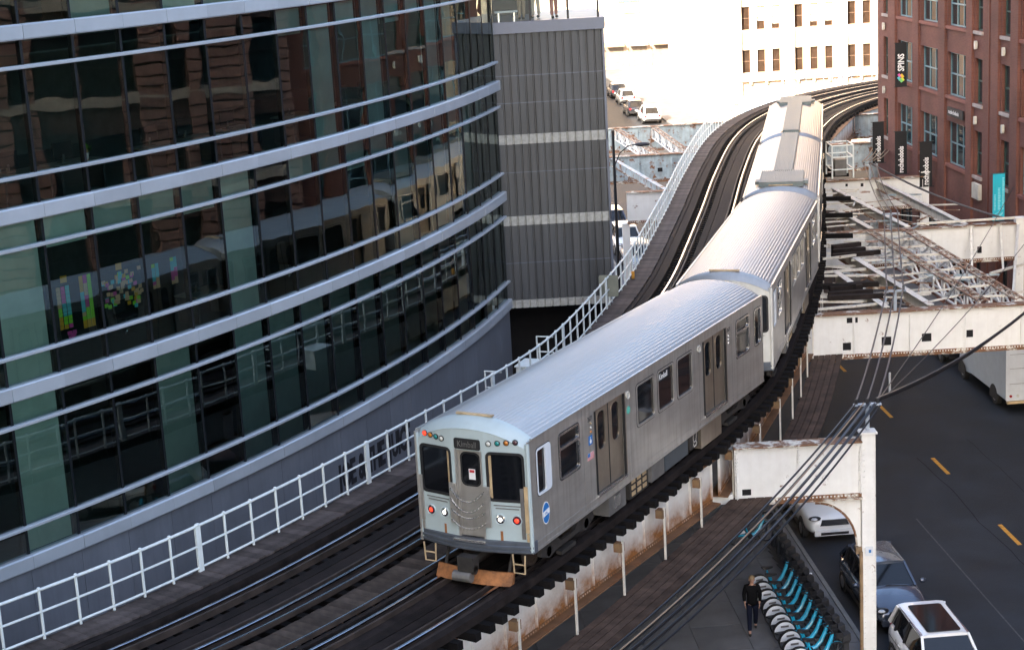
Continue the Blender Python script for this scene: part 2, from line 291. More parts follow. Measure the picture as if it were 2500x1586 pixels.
# ------------------------------------------------------------------ track alignment and facade line
_CP = [(-19, 14.4), (-14.6, 19.8), (-10.6, 24.2), (-7.0, 28.0), (-3.64, 31.75), (-.04, 37.2), (4.85, 46.1), (6.95, 51.0), (9.6, 60.6), (10.78, 65.5), (12.75, 75.5), (13.7, 80.4), (15.6, 90.5), (18.5, 104.0), (21.6, 113.6), (25.8, 121.6), (32.0, 128.0), (40.0, 132.6), (52., 136.5), (64, 138.)]
def _spline(cp, step=.25):
    pts = []
    for i in range(1, len(cp) - 2):
        p0, p1, p2, p3 = [Vector((*c, 0)) for c in cp[i - 1:i + 3]]; n = max(2, int((p2 - p1).length / .1))
        for k in range(n):
            t = k / n; pts.append(.5 * ((2 * p1) + (p2 - p0) * t + (2 * p0 - 5 * p1 + 4 * p2 - p3) * t * t + (3 * p1 - p0 - 3 * p2 + p3) * t ** 3))
    for _ in range(3):      # smooth the curvature
        q = pts[:]; w = 18
        for i in range(len(pts)):
            a, b = max(0, i - w), min(len(pts) - 1, i + w); k = min(i - a, b - i)
            q[i] = sum(pts[i - k:i + k + 1], Vector((0, 0, 0))) / (2 * k + 1)
        pts = q
    out = [pts[0]]; acc = 0
    for a, b in zip(pts, pts[1:]):
        l = (b - a).length; acc += l
        if acc >= step: out.append(b); acc = 0
    return out
PATH = _spline(_CP); STEP = .25
_S = [0.]
for a, b in zip(PATH, PATH[1:]): _S.append(_S[-1] + (b - a).length)
SLEN = _S[-1]
import bisect
def trk(s, off=0., z=0.):
    """World point at distance s along the right track, offset to the right, z above rail top; with (direction, right)."""
    i = min(max(bisect.bisect(_S, s) - 1, 1), len(PATH) - 3); t = (s - _S[i]) / (_S[i + 1] - _S[i])
    p = PATH[i].lerp(PATH[i + 1], t); d = ((PATH[i + 1] - PATH[i - 1]).lerp(PATH[i + 2] - PATH[i], t)).normalized(); r = Vector((d.y, -d.x, 0))
    return p + r * off + Vector((0, 0, RZ + z)), d, r
def s_at_y(y): 
    return min(_S, key=lambda s: abs(PATH[_S.index(s)].y - y)) if False else _S[min(range(len(PATH)), key=lambda i: abs(PATH[i].y - y))]
Z = Vector((0, 0, 1))
def tframes(s0, s1, off, z, step=.5):
    n = max(2, int((s1 - s0) / step)); fr = []
    for i in range(n + 1):
        p, d, r = trk(s0 + (s1 - s0) * i / n, off, z); fr.append((p, r, Z))
    return fr
_FX = [Vector((-.08, 63.9, 0))]; _FH = [R(12.8)]; FS = .05
for i in range(int(62 / FS)):
    h = R(12.8) + (i * FS) / 64; _FX.append(_FX[-1] - Vector((math.sin(h), math.cos(h), 0)) * FS); _FH.append(h)
def fac(s, out=0., z=0.):
    """Point on the curved glass front, s metres back from its far end, out metres in front of the glass."""
    t = max(0, s) / FS; i = min(int(t), len(_FX) - 2); p = _FX[i].lerp(_FX[i + 1], t - i); h = _FH[i]
    if s < 0: p = p + Vector((math.sin(h), math.cos(h), 0)) * -s
    n = Vector((math.cos(h), -math.sin(h), 0)); return p + n * out + Vector((0, 0, RZ + z)), Vector((math.sin(h), math.cos(h), 0)), n
def road(y, off): return 19.33 - .0566 * y + off

# ================================================================== GROUND, ROAD, PAVEMENTS
g = MB(); g.add([(-400, -300, -.012), (400, -300, -.012), (400, 700, -.012), (-400, 700, -.012)], [(0, 1, 2, 3)]); struct('ground', g, M['dirtg'])
g = MB(); N_ = 40
for i in range(N_):
    a, b = -60 + 340 * i / N_, -60 + 340 * (i + 1) / N_
    g.add([(road(a, -7), a, 0), (road(a, 7), a, 0), (road(b, 7), b, 0), (road(b, -7), b, 0)], [(0, 1, 2, 3)])
struct('road', g, M['asphalt'])
g = MB(); g.add([(-120, 108, -.004), (160, 108, -.004), (160, 139, -.004), (-120, 139, -.004)], [(0, 1, 2, 3)]); struct('cross_street', g, M['asphalt'])
# left pavement: base + slabs laid as pieces near the camera
lp = MB(); lp.add([(road(-20, -30), -20, .03), (road(-20, -7), -20, .03), (road(106, -7), 106, .03), (road(106, -30), 106, .03)], [(0, 1, 2, 3)])
lpave = struct('pavement', lp, M['concrete'])
sx_, sy_ = 1.55, 1.75
slab_me = MB().box(-sx_ / 2 + .008, sx_ / 2 - .008, -sy_ / 2 + .008, sy_ / 2 - .008, 0, .1).mesh('slab', M['concrete'])
for i in range(6):
    for j in range(24):
        y = 31 + j * sy_; x = road(y, -7.95 - i * sx_)
        obj('slab', slab_me, lpave, Matrix.Translation((x, y, .033 + random.uniform(-.003, .003))) @ Matrix.Rotation(.0566, 4, 'Z'))
kb = MB()
for i in range(60):
    a = -20 + 2.1 * i; b = a + 2.09
    kb.add([(road(a, -7.16), a, 0), (road(a, -7), a, 0), (road(b, -7), b, 0), (road(b, -7.16), b, 0), (road(a, -7.16), a, .15), (road(a, -7.02), a, .15), (road(b, -7.02), b, .15), (road(b, -7.16), b, .15)], [(4, 5, 6, 7), (1, 2, 6, 5), (0, 1, 5, 4), (2, 3, 7, 6), (3, 0, 4, 7)])
kb.build('kerb', M['kerb'], lpave)
rp = MB()
for a, b in ((-20, 104), (142, 300)):
    rp.box(0, 0, 0, 0, 0, 0); rp.add([(road(a, 6.9), a, 0), (road(a, 10), a, 0), (road(b, 10), b, 0), (road(b, 6.9), b, 0), (road(a, 6.9), a, .14), (road(a, 10), a, .14), (road(b, 10), b, .14), (road(b, 6.9), b, .14)], [(4, 5, 6, 7), (0, 1, 5, 4), (2, 3, 7, 6), (3, 0, 4, 7)])
struct('pavement', rp, M['concrete'])
rd = Matrix.Rotation(.0566, 4, 'Z')
dash = MB().box(-.075, .075, 0, 1.95, .004, .008).mesh('road_dash', M['yellow'])
dr = tag(bpy.data.objects.new('road_markings', None), kind='structure'); COL.objects.link(dr)
for k in range(-8, 7):
    y = 62.4 + 7.42 * k - 1.95; obj('dash', dash, dr, Matrix.Translation((road(y, .02), y, 0)) @ rd)
pl = MB()
for off, y0, y1 in ((-2.55, 30, 56),): pl.add([(road(y0, off), y0, .005), (road(y0, off + .05), y0, .005), (road(y1, off + .05), y1, .005), (road(y1, off), y1, .005)], [(0, 1, 2, 3)])
pl.build('lane_line', M['whitep'], dr)

rq = random.Random(21)
for off, y, w in ((-.35, 40, .011), (1.9, 42, .007)):      # wandering crack seals
    pts = []; x = off
    for i in range(26): x += rq.uniform(-.07, .07); pts.append((road(y + i * .9, x), y + i * .9))
    sl = MB()
    for (x0, y0), (x1, y1) in zip(pts, pts[1:]): sl.add([(x0 - w, y0, .0042), (x0 + w, y0, .0042), (x1 + w, y1, .0042), (x1 - w, y1, .0042)], [(0, 1, 2, 3)])
    sl.build('crack_seal', M['seal'], dr)
for x, y in ((road(55.3, 3.1), 55.3), (road(64, -2.2), 64.), (road(47.5, 1.6), 47.5)):
    t = thing('manhole_cover', 'round iron manhole cover in the street %s' % ('between the yellow dashes and the right lane' if y < 50 else ('below the white box van' if y < 60 else 'near the big holed girder')), 'manhole', (x, y, 0))
    MB().lathe([(.38, .0), (.38, .009), (.3, .012), (.0, .012)], 20, Matrix.Translation((x, y, 0))).build('lid', M['railside'], t); MB().lathe([(.44, .0), (.44, .006), (.385, .006)], 20, Matrix.Translation((x, y, 0)), False).build('ring', M['patch'], t)

# ================================================================== ELEVATED RAILWAY
S0, S1 = 2., SLEN - 2
LTO = -3.55            # left track centre
HEAD = [(-.036, -.045), (.036, -.045), (.036, -.008), (.028, 0), (-.028, 0), (-.036, -.008)]
FOOT = [(-.065, -.16), (.065, -.16), (.065, -.145), (.012, -.12), (.012, -.045), (-.012, -.045), (-.012, -.12), (-.065, -.145)]
tie_me = MB().box(-1.5, 1.52, -.1, .1, -.345, -.162).mesh('tie', M['tie'])
tie_ml = MB().box(-1.5, 1.5, -.105, .105, -.36, -.162).mesh('tie', M['tie'])
tie_long = MB().box(-1.5, 2.75, -.105, .105, -.36, -.162).mesh('tie', M['tie'])
spike_me = MB().box(-.11, .11, -.09, .09, -.162, -.14).mesh('tie_plate', M['railside'])
def track(label, off, tm, flip):
    t = thing('railway_track', label, 'track', (0, 40, RZ - .4))
    for sd in (-.7525, .7525):
        rl = MB().sweep(tframes(S0, S1, off + sd, 0), FOOT).build('rail', M['railside'], t)
        MB().sweep(tframes(S0, S1, off + sd, 0), HEAD).build('rail_head', M['railtop'], rl, True)
        gsd = sd * .72
        MB().sweep(tframes(S0, S1, off + gsd, -.012), [(-.03, -.15), (.03, -.15), (.03, 0), (-.03, 0)]).build('guard_rail', M['railside'], t)
    MB().sweep(tframes(S0, S1, off - flip * 1.2, .06), [(-.04, -.1), (.04, -.1), (.04, 0), (-.04, 0)]).build('contact_rail', M['railside'], t)
    MB().sweep(tframes(S0, S1, off - flip * 1.2, .072), [(-.022, -.012), (.022, -.012), (.022, 0), (-.022, 0)]).build('contact_rail_head', M['railtop'], t)
    MB().sweep(tframes(S0, S1, off + flip * 1.17, 0), [(-.1, -.16), (.1, -.16), (.1, .03), (-.1, .03)]).build('guard_timber', M['timber'], t)
    MB().sweep(tframes(S0, S1, off - flip * 1.01, -.02), [(-.06, -.14), (.06, -.14), (.06, 0), (-.06, 0)]).build('guard_timber', M['timber'], t)
    for bo in (-.19, .12, .4): MB().sweep(tframes(S0, S1, off - flip * bo, -.125), [(-.14, -.04), (.14, -.04), (.14, 0), (-.14, 0)]).build('long_board', M['timber'], t)
    n = int((S1 - S0) / .5)
    for i in range(n):
        s = S0 + .5 * i + random.uniform(-.03, .03); p, d, r = trk(s, off); jit = random.uniform(-.06, .06)
        me = tm
        if flip > 0 and p.y > 47 and random.random() < .06: me = tie_long
        o = obj('tie', me, t, frame(p + r * jit, r, d, Z))
        if p.y < 62 and 24 < p.y:
            for sd in (-.7525, .7525): obj('tie_plate', spike_me, t, frame(p + r * sd, r, d, Z))
    return t
track('elevated track on timber ties carrying the silver train', 0, tie_me, 1)
track('empty elevated track between the train and the white railed walkway', LTO, tie_ml, -1)

def planks(name, label, o0, o1, z, w, m, s0, s1, cat='walkway'):
    t = thing(name, label, cat, (0, 40, RZ - .3)); pm = MB().box(o0, o1, -w / 2 + .006, w / 2 - .006, z - .045, z).mesh('plank', m)
    n = int((s1 - s0) / w); far = MB()
    for i in range(n):
        s = s0 + w * i; p, d, r = trk(s); X = frame(p, r, d, Z)
        if i < 300: obj('plank', pm, t, X @ Matrix.Translation((random.uniform(-.02, .02), 0, random.uniform(-.006, .006))))
        else: far.box(o0 + random.uniform(-.02, .02), o1, -w / 2 + .006, w / 2 - .006, z - .045, z + random.uniform(-.006, .006), X)
    if far.v: tag(far.build('far_planks', m, t), kind='stuff')
    return t
sA = s_at_y(26)
wk = planks('track_walkway', 'grey plank walkway beside the white railing along the track', LTO - 2.45, LTO - 1.66, .0, .3, M['plank'], sA, S1)
for o_ in (LTO - 1.36, LTO - 1.56): MB().sweep(tframes(S0, S1, o_, -.05), [(-.085, -.12), (.085, -.12), (.085, 0), (-.085, 0)]).build('side_board', M['timber'], wk)
MB().sweep(tframes(S0, S1, LTO - 2.06, -.07), [(-.35, -.2), (.35, -.2), (.35, -.0), (-.35, -.0)]).build('walkway_bearer', M['timber'], wk)
planks('centre_walkway', 'narrow brown plank walkway between the two tracks', LTO / 2 - .4, LTO / 2 + .4, -.09, .26, M['plankb'], sA - 3, S1)

# ---- white railing
RO = LTO - 2.38
rail_t = thing('walkway_railing', 'white tubular railing along the outer edge of the plank walkway', 'railing', tuple(trk(s_at_y(36), RO, 0)[0]))
rs0, rs1 = s_at_y(24), SLEN - 14
for z, nm in ((1.08, 'top_rail'), (.6, 'mid_rail'), (.09, 'bottom_rail')):
    n = int((rs1 - rs0) / .8); MB().tube([trk(rs0 + (rs1 - rs0) * i / n, RO, z)[0] for i in range(n + 1)], .034 if z > 1 else .027, 6).build(nm, M['railing'], rail_t, True)
post_me = MB().tube([(0, 0, -.35), (0, 0, 1.1)], .033, 7).ball((0, 0, 1.1), .05, 8, 4).mesh('post', M['railing'], True)
postw_me = MB().box(-.075, .075, -.03, .03, -.35, 1.1).ball((0, 0, 1.1), (.09, .05, .05), 8, 4).mesh('post', M['railing'])
s = rs0 + .11; k = 0
while s < rs1:
    p, d, r = trk(s, RO); obj('post', postw_me if k % 7 == 5 else post_me, rail_t, frame(p, d, r * -1, Z)); s += 1.02; k += 1
# little platforms, sign plates and a cabinet hung on the railing
for s, lab in ((s_at_y(57), 'blank grey square sign plate fixed on the white railing by the cladded tower'),):
    p, d, r = trk(s_at_y(59.6), RO, .75); t = thing('sign_plate', lab, 'sign', tuple(p))
    MB().plate(rr(-.36, .36, -.42, .38, .06), (), .015, frame(p - d * .05, r, Z, d * -1)).build('plate', mat('grey green sign back', (.24, .25, .2), .5), t)
    MB().beam(p + Vector((0, 0, -.8)), p + Vector((0, 0, .3)), .05, .05).build('sign_post', M['railing'], t)
p, d, r = trk(s_at_y(49.6), RO - .42, 0)
t = thing('railing_cabinet', 'small white equipment cabinet in an alcove of the railing', 'cabinet', tuple(p + Vector((0, 0, -.2))))
X = frame(p, r, d, Z); MB().box(-.3, .3, -.45, .45, -.2, .42, X).build('case', M['railing'], t); MB().box(-.34, .34, -.49, .49, .42, .46, X).build('lid', M['railing'], t)
p, d, r = trk(s_at_y(64.2), RO + .15, 0); t = thing('marker_post', 'short yellow marker post standing on the walkway by the railing', 'marker', tuple(p))
MB().box(-.06, .06, -.02, .02, 0, .32, frame(p, r, d, Z)).build('board', M['yellow'], t); MB().box(-.07, .07, -.05, .05, -.0, .03, frame(p, r, d, Z)).build('foot', M['blackm'], t)
for y, lab in ((46.3, 'white side bracket rail standing off the railing behind the first car'), (51, 'second white side bracket rail standing off the railing')):
    p, d, r = trk(s_at_y(y), RO, .6); t = thing('railing_bracket', lab, 'bracket', tuple(p))
    MB().tube([p + Vector((0, 0, .4)), p - r * .55 + Vector((0, 0, .4)), p - r * .55 + Vector((0, 0, -.6))], .03, 6).build('frame', M['railing'], t, True)
    MB().tube([p + Vector((0, 0, -.1)), p - r * .55 + Vector((0, 0, -.1))], .025, 6).build('mid_bar', M['railing'], t, True)

# ---- plate girders (longitudinal), bents (cross girders with columns)
def rivets(mb, X, pts, r=.022):
    for x, y in pts: mb.add([(x - r, y - r, 0), (x + r, y - r, 0), (x + r, y + r, 0), (x - r, y + r, 0), (x, y, r * .9)], [(0, 1, 4), (1, 2, 4), (2, 3, 4), (3, 0, 4)], X)
def girder(p, q, zt, zb, label, m=None, fm=None, riv=True, name='plate_girder', holes=(), depth=.34, web2=False, stif=1.35, gn=None, fw=.34, zshift=0):
    """Riveted plate girder from p to q (plan points). Parts live in a frame whose z = 0 is rail top."""
    p, q = Vector((p[0], p[1], RZ)), Vector((q[0], q[1], RZ)); d = (q - p); l = d.length; d.normalize(); r = Vector((d.y, -d.x, 0))
    t = thing(name, label, 'girder', (0, 0, 0), 0, gn, local=True); t.matrix_basis = frame(p, d, r * -1, Z)       # local x along, y to the left, z up
    m = m or M['steelw']; fm = fm or M['flange']
    Xw = frame((0, -(fw / 2 - .06) if web2 else -.01, 0), (1, 0, 0), (0, 0, 1), (0, -1, 0))      # web facing right (-y)
    w = MB().plate(rc(0, l, zb + .02, zt - .02), [rc(*h) for h in holes], .014, Xw)
    if web2: w.plate(rc(0, l, zb + .02, zt - .02), (), .014, frame((0, fw / 2 - .06, 0), (1, 0, 0), (0, 0, 1), (0, -1, 0)))
    w.build('web', m, t)
    MB().box(0, l, -fw / 2, fw / 2, zt - .02, zt + .015).build('top_flange', fm, t); MB().box(0, l, -fw / 2, fw / 2, zb - .015, zb + .02).build('bottom_flange', fm, t)
    ya = -(fw / 2 - .06) if web2 else -.01
    for z0, z1 in ((zt - .12, zt - .022), (zb + .022, zb + .12)): MB().box(.01, l - .01, ya - .016, ya - .002, z0, z1).build('angle', m if z0 > -1 else fm, t)
    n = max(1, round(l / stif)); rv = MB(); sm = MB().box(-.045, .045, ya - .02, ya - .003, zb + .125, zt - .125).box(-.008, .008, ya - .045, ya - .02, zb + .125, zt - .125).mesh('stiffener', m)
    for i in range(n + 1):
        x = .06 + (l - .12) * i / n; obj('stiffener', sm, t, Matrix.Translation((x, 0, 0)))
        if riv:
            rivets(rv, frame((0, ya - .02, 0), (1, 0, 0), (0, 0, 1), (0, -1, 0)), [(x + .028, z) for z in [zb + .2 + .11 * j for j in range(int((zt - zb - .35) / .11))]])
    if riv:
        xs = [.08 + .11 * j for j in range(int((l - .15) / .11))]
        rivets(rv, frame((0, ya - .016, 0), (1, 0, 0), (0, 0, 1), (0, -1, 0)), [(x, zt - .07) for x in xs] + [(x, zb + .07) for x in xs])
        tag(rv.build('rivets', m, t), kind='stuff')
    return t
BY = [14.6, 30., 45., 59.7, 74.8, 89., 102.6, 116.2, 124.]
bs = [s_at_y(y) for y in BY[:-1]]; bs = [max(b, 2.5) for b in bs] + [bs[-1] + 13, bs[-1] + 27]
names = ['nearest the camera', 'under the front car beside the bicycle rack', 'under the second car', 'under the third car', 'under the fourth car', 'beyond the train at the bend', 'at the far bend', 'round the far bend', 'at the far end of the bend']
for i in range(len(bs) - 1):
    for off, what in ((1.2, 'outer white plate girder, street side'), (-1.2, 'inner plate girder below the train track'), (LTO + 1.2, 'inner plate girder below the empty track'), (LTO - 1.2, 'outer plate girder on the walkway side')):
        a, b = trk(bs[i] + .25, off)[0], trk(bs[i + 1] - .25, off)[0]
        girder(a, b, -.385, -1.72, what + ', ' + names[i], M['steelz'] if off > 0 else M['steelw'], mat('brown rusted flange', (.17, .085, .04), .75, var=.35, rust=.6, bump=.3) if off > 0 else None, fw=.52 if off > 0 else .34, riv=(off > 0 and i in (1, 2)), gn='longitudinal plate girders')
# hanger brackets and the rusty brown catwalk on the street side
cw = thing('lower_catwalk', 'rusty brown board catwalk hung below the ties on the street side', 'catwalk', tuple(trk(s_at_y(40), 2, -1.95)[0]))
for o_ in (1.5, 1.71, 1.92, 2.13, 2.34): MB().sweep(tframes(bs[0], bs[5], o_, -1.9 + random.uniform(-.01, .01)), [(-.095, -.05), (.095, -.05), (.095, 0), (-.095, 0)]).build('board', M['catw'], cw)
hang_me = MB().box(-.024, .024, -.024, .024, -1.95, -.52).mesh('hanger_post', M['steelc']); brk_me = MB().box(-.2, .0, -.1, .1, -.8, -.58).mesh('bracket_box', mat('rusty bracket', (.2, .12, .06), .75, var=.3, rust=.6, rand=.2)); bar_me = MB().box(-.1, 1.0, -.03, .03, -1.99, -1.95).mesh('cross_bar', M['blackm'])
s = bs[0] + .5
while s < bs[5]:
    p, d, r = trk(s, 1.43); X = frame(p, r, d, Z); obj('hanger_post', hang_me, cw, X); obj('bracket_box', brk_me, cw, X); obj('cross_bar', bar_me, cw, X); s += 2.45

def column(t, x, y, zt, w=.36, m=None):
    m = m or M['steelw']; c = MB().box(x - w / 2, x + w / 2, y - w / 2 + .03, y - w / 2 + .045, 0, RZ + zt).box(x - w / 2, x + w / 2, y + w / 2 - .045, y + w / 2 - .03, 0, RZ + zt)
    c.box(x - w / 2 - .012, x - w / 2, y - w / 2, y + w / 2, 0, RZ + zt).box(x + w / 2, x + w / 2 + .012, y - w / 2, y + w / 2, 0, RZ + zt); c.build('column', m, t)
    rv = MB(); X = frame((x, y - w / 2 + .03, 0), (1, 0, 0), (0, 0, 1), (0, -1, 0))
    rivets(rv, X, [(sx, z) for sx in (-w * .33, w * .33) for z in [.4 + .16 * j for j in range(int((RZ + zt - .6) / .16))]]); tag(rv.build('rivets', m, t), kind='stuff')
    MB().box(x - w / 2 - .06, x + w / 2 + .06, y - w / 2 - .04, y + w / 2 + .04, RZ + zt, RZ + zt + .05).box(x - .3, x + .3, y - .3, y + .3, .03, .12).build('column_plates', m, t)
def bent(i, x0, x1, y, cols, label, m=None, knee=False, holes=()):
    t = thing('track_bent', label, 'bent', (cols[-1], y, 0), 0, 'cross frames carrying the railway')
    m = m or M['steelw']; zt, zb = -.46, -2.05
    # cross girder facing the camera
    X = frame((0, y - .14, RZ), (1, 0, 0), (0, 0, 1), (0, -1, 0))
    MB().plate(rc(x0, x1, zb, zt), [rc(*h) for h in holes], .015, X).plate(rc(x0, x1, zb, zt), (), .015, frame((0, y + .155, RZ), (1, 0, 0), (0, 0, 1), (0, -1, 0))).build('web', m, t)
    if holes: MB().box(x0 + .05, x1 - .05, y - .1, y - .08, RZ + zb + .02, RZ + zt - .02).build('hole_shade', M['black'], t)  # black sheet behind the holes stands in for the shade inside the girder
    MB().box(x0 - .02, x1 + .0, y - .26, y + .27, RZ + zt, RZ + zt + .04).build('top_flange', M['flange'], t); MB().box(x0 - .02, x1, y - .26, y + .27, RZ + zb - .04, RZ + zb).build('bottom_flange', M['flange'], t)
    MB().box(x0, x1, y - .158, y - .142, RZ + zt - .12, RZ + zt - .003).build('angle', m, t); MB().box(x0, x1, y - .158, y - .142, RZ + zb + .003, RZ + zb + .12).build('angle', M['flange'], t)
    rv = MB(); Xr = frame((0, y - .158, RZ), (1, 0, 0), (0, 0, 1), (0, -1, 0)); L_ = x1 - x0
    xs = [x0 + .06 + .1 * j for j in range(int((L_ - .1) / .1))]; rivets(rv, Xr, [(x, zt - .06) for x in xs] + [(x, zb + .06) for x in xs])
    n = max(1, round(L_ / 1.9))
    for k in range(n + 1):
        x = x0 + .05 + (L_ - .1) * k / n
        MB().box(x - .05, x + .05, y - .165, y - .143, RZ + zb + .123, RZ + zt - .123).box(x - .009, x + .009, y - .23, y - .165, RZ + zb + .123, RZ + zt - .123).build('stiffener', m, t)
        rivets(rv, frame((0, y - .165, RZ), (1, 0, 0), (0, 0, 1), (0, -1, 0)), [(x + sd, zb + .2 + .1 * j) for sd in (-.03, .03) for j in range(12)])
    tag(rv.build('rivets', m, t), kind='stuff')
    for cx in cols: column(t, cx, y, zt + .22 if cx == cols[-1] else zb - .06, m=m)
    if knee:
        cx = cols[-1] - .2; r_ = 1.15
        pts = [(cx, zb - .05), (cx, zb - 1.55)] + [(cx - .12 - r_ + r_ * math.cos(R(a)), zb - 1.45 + (1.3) * math.sin(R(a))) for a in range(0, 95, 9)] + [(cx - 1.5, zb - .05)]
        MB().plate(pts, (), .02, frame((0, y - .05, RZ), (1, 0, 0), (0, 0, 1), (0, -1, 0))).build('knee_plate', m, t)
        MB().tube([(cx - .12 - r_ + r_ * math.cos(R(a)), y - .06, RZ + zb - 1.45 + 1.3 * math.sin(R(a))) for a in range(0, 95, 9)], .035, 5).build('knee_flange', M['flange'], t, True)
        MB().box(cx - .16, cx + .02, y - .16, y + .1, RZ + zb - 1.68, RZ + zb - 1.5).build('knee_foot', M['tan'], t)
        MB().tube([(cx - .03, y - .2, 0.1), (cx - .03, y - .2, RZ + zb - 1.6)], .05, 7).build('drain_pipe', M['tan'], t, True)
        MB().plate(rr(-.11, .11, -.14, .14, .02), (), .01, frame((cols[-1], y - .19, 3.35), (1, 0, 0), (0, 0, 1), (0, -1, 0))).build('notice_plate', M['guard'], t)
        MB().plate(rc(-.035, .035, -.045, .045), (), .006, frame((cols[-1] + .02, y - .197, 3.35), (1, 0, 0), (0, 0, 1), (0, -1, 0))).build('notice_symbol', M['blue'], t)
    return t
bent(1, -14, -1., 30., (-13, -1.2), 'white cross frame of the railway out of view below the camera')
bent(2, 5.9, 9.42, 45., (9.6,), 'white riveted cross girder and column with arched knee above the bicycle rack', knee=True, holes=[(6.1, 6.35, -1.83, -1.65)])
MB().box(-3.2, 5.85, 44.85, 45.15, RZ - 2.05, RZ - 1.78).build('lower_beam', M['steelw'], bpy.data.objects['track_bent.001']); column(bpy.data.objects['track_bent.001'], -3.0, 45., -2.15)
bent(3, 6.2, 22.3, 59.7, (6.0, 22.5), 'big white rust-holed cross girder over the street in front of the lattice beams', holes=[(11.85, 12.15, -1.78, -1.5), (13.25, 13.6, -1.68, -1.36), (14.7, 15.05, -1.62, -1.32), (16.2, 16.55, -1.55, -1.28), (12.0, 12.4, -.78, -.58)])
bent(4, 7.6, 22.6, 74.8, (7.4, 22.8), 'second white cross girder over the street with a rust patch near its right end', holes=[(20.9, 21.1, -1.7, -1.4)])
bent(5, 6.4, 22.0, 89., (6.3, 22.1), 'third cross girder over the street, short end in front of the brick building', M['steelw'], holes=[(17.9, 18.1, -.75, -.6), (18.7, 18.85, -.8, -.62)])
bent(6, 4.2, 22.2, 102.6, (5.2, 22.4), 'pale blue grey cross girder with peeling paint left of the far track', M['steelb'], holes=[(7.6, 7.8, -1.6, -1.3), (9.3, 9.6, -1.5, -1.25)])
bent(7, 3.6, 30., 116.2, (4.6, 30.2), 'farthest pale blue grey cross girder left of the far track', M['steelb'])

# ---- lattice and stub beams of the old junction, right of the train
def lattice_beam(a, b, z, label, w=.34, h=.7):
    a, b = Vector((*a, RZ + z)), Vector((*b, RZ + z)); d = (b - a); l = d.length; d.normalize(); r = Vector((d.y, -d.x, 0)); t = thing('lattice_beam', label, 'beam', tuple((a + b) / 2)); 
    for sz, nm in ((0, 'top_chord'), (-h, 'bottom_chord')):
        for sd in (-w / 2, w / 2): MB().beam(a + r * sd + Z * sz, b + r * sd + Z * sz, .09, .05).build(nm, M['lattice'] if sz == 0 else M['steelw'], t)
    n = int(l / .3); lm = MB()
    for i in range(n):
        p, q = a + d * (l * i / n), a + d * (l * (i + 1) / n); sg = 1 if i % 2 else -1
        tg = MB().beam(p - r * sg * w / 2 + Z * .03, q + r * sg * w / 2 + Z * .03, .05, .015); tg.build('lacing_bar', M['lattice'], t)
    n = int(l / 1.3)
    for i in range(n):
        p, q = a + d * (l * i / n), a + d * (l * (i + 1) / n)
        for sd in (-w / 2, w / 2):
            u_, v_ = (0, -h) if i % 2 else (-h, 0)
            MB().beam(p + r * sd + Z * u_, q + r * sd + Z * v_, .07, .06).build('web_diagonal', M['steelw'], t)
            MB().beam(p + r * sd, p + r * sd - Z * h, .07, .06).build('web_post', M['steelw'], t)
lattice_beam((16.1, 74.5), (17.1, 60.1), -.4, 'left rusty lattice beam joining the two white cross girders')
lattice_beam((17.7, 74.5), (18.4, 60.1), -.4, 'right rusty lattice beam joining the two white cross girders')
def ibeam(a, b, z, label, w=.26, h=.45, m=None):
    a, b = Vector((*a, RZ + z)), Vector((*b, RZ + z)); t = thing('stub_beam', label, 'beam', tuple((a + b) / 2)); m = m or M['steelc']
    MB().beam(a, b, w, .03).build('top_flange', m, t); MB().beam(a - Z * h, b - Z * h, w, .03).build('bottom_flange', M['flange'], t); MB().beam(a - Z * h / 2, b - Z * h / 2, .03, h - .03).build('web', m, t)
    l = (b - a).length; n = int(l / .6)
    for i in range(n): q = a.lerp(b, (i + .5) / n); MB().beam(q - Z * .03, q - Z * (h - .02), .12, .02).build('stiffener', m, t)
ibeam((16.8, 86.6), (17.9, 75.1), -.4, 'pale beam slanting from the third cross girder to the second')
ibeam((15.75, 80.2), (16.25, 75.1), -.38, 'short bluish beam landing on the second cross girder beside the ties')
ibeam((14.1, 71.), (15.15, 60.1), -.4, 'long pale beam landing on the big holed cross girder')
ibeam((13.0, 66.6), (13.55, 60.1), -.4, 'short pale beam nearest the train above the big holed cross girder')
ibeam((19.6, 88.8), (20.6, 75.1), -.5, 'plain pale beam by the right end of the third cross girder')
rb = random.Random(5); lab_n = ['thin bracing strut between the old junction beams', 'thin cross bar tying the old junction beams']
def strut(a, b, r=.035):
    t = tag(MB().beam(a, b, r * 2, r * 2).build('bracing_strut', M['steelc']), 'thin pale bracing strut between the beams right of the train', 'strut', 'thin bracing struts'); return t
def junction_x(y, k): return (11.2 + .19 * (y - 50) + .9) if k == 0 else (13.5 + (y - 60) * .12)
for y in [60.8, 61.7, 62.6, 63.4, 64.3, 65.1, 66., 67., 68., 69., 70., 71., 72., 73., 74.]:
    x0 = trk(s_at_y(y), 1.4)[0].x; strut((x0, y, RZ - .5 + rb.uniform(-.2, .1)), (x0 + rb.uniform(1.7, 3.2), y + rb.uniform(-.9, .5), RZ - .5 + rb.uniform(-.25, .05)), rb.uniform(.025, .05))
for y in [61.2, 62.8, 64.4, 66., 67.6, 69.2, 70.8, 72.4, 73.8]:
    k = (y - 60.1) / 14.4; xa, xb = 17.05 - .95 * k, 18.4 - .7 * k
    strut((xa, y, RZ - .46), (xb, y + rb.uniform(-.3, .3), RZ - .46), .04); strut((xa, y, RZ - .6), (xb, y + 1.4, RZ - .6), .025)
    if y < 71: strut((xa - 1.9 + .02 * k, y, RZ - .6), (xa, y + rb.uniform(.2, 1.6), RZ - .55), .03)
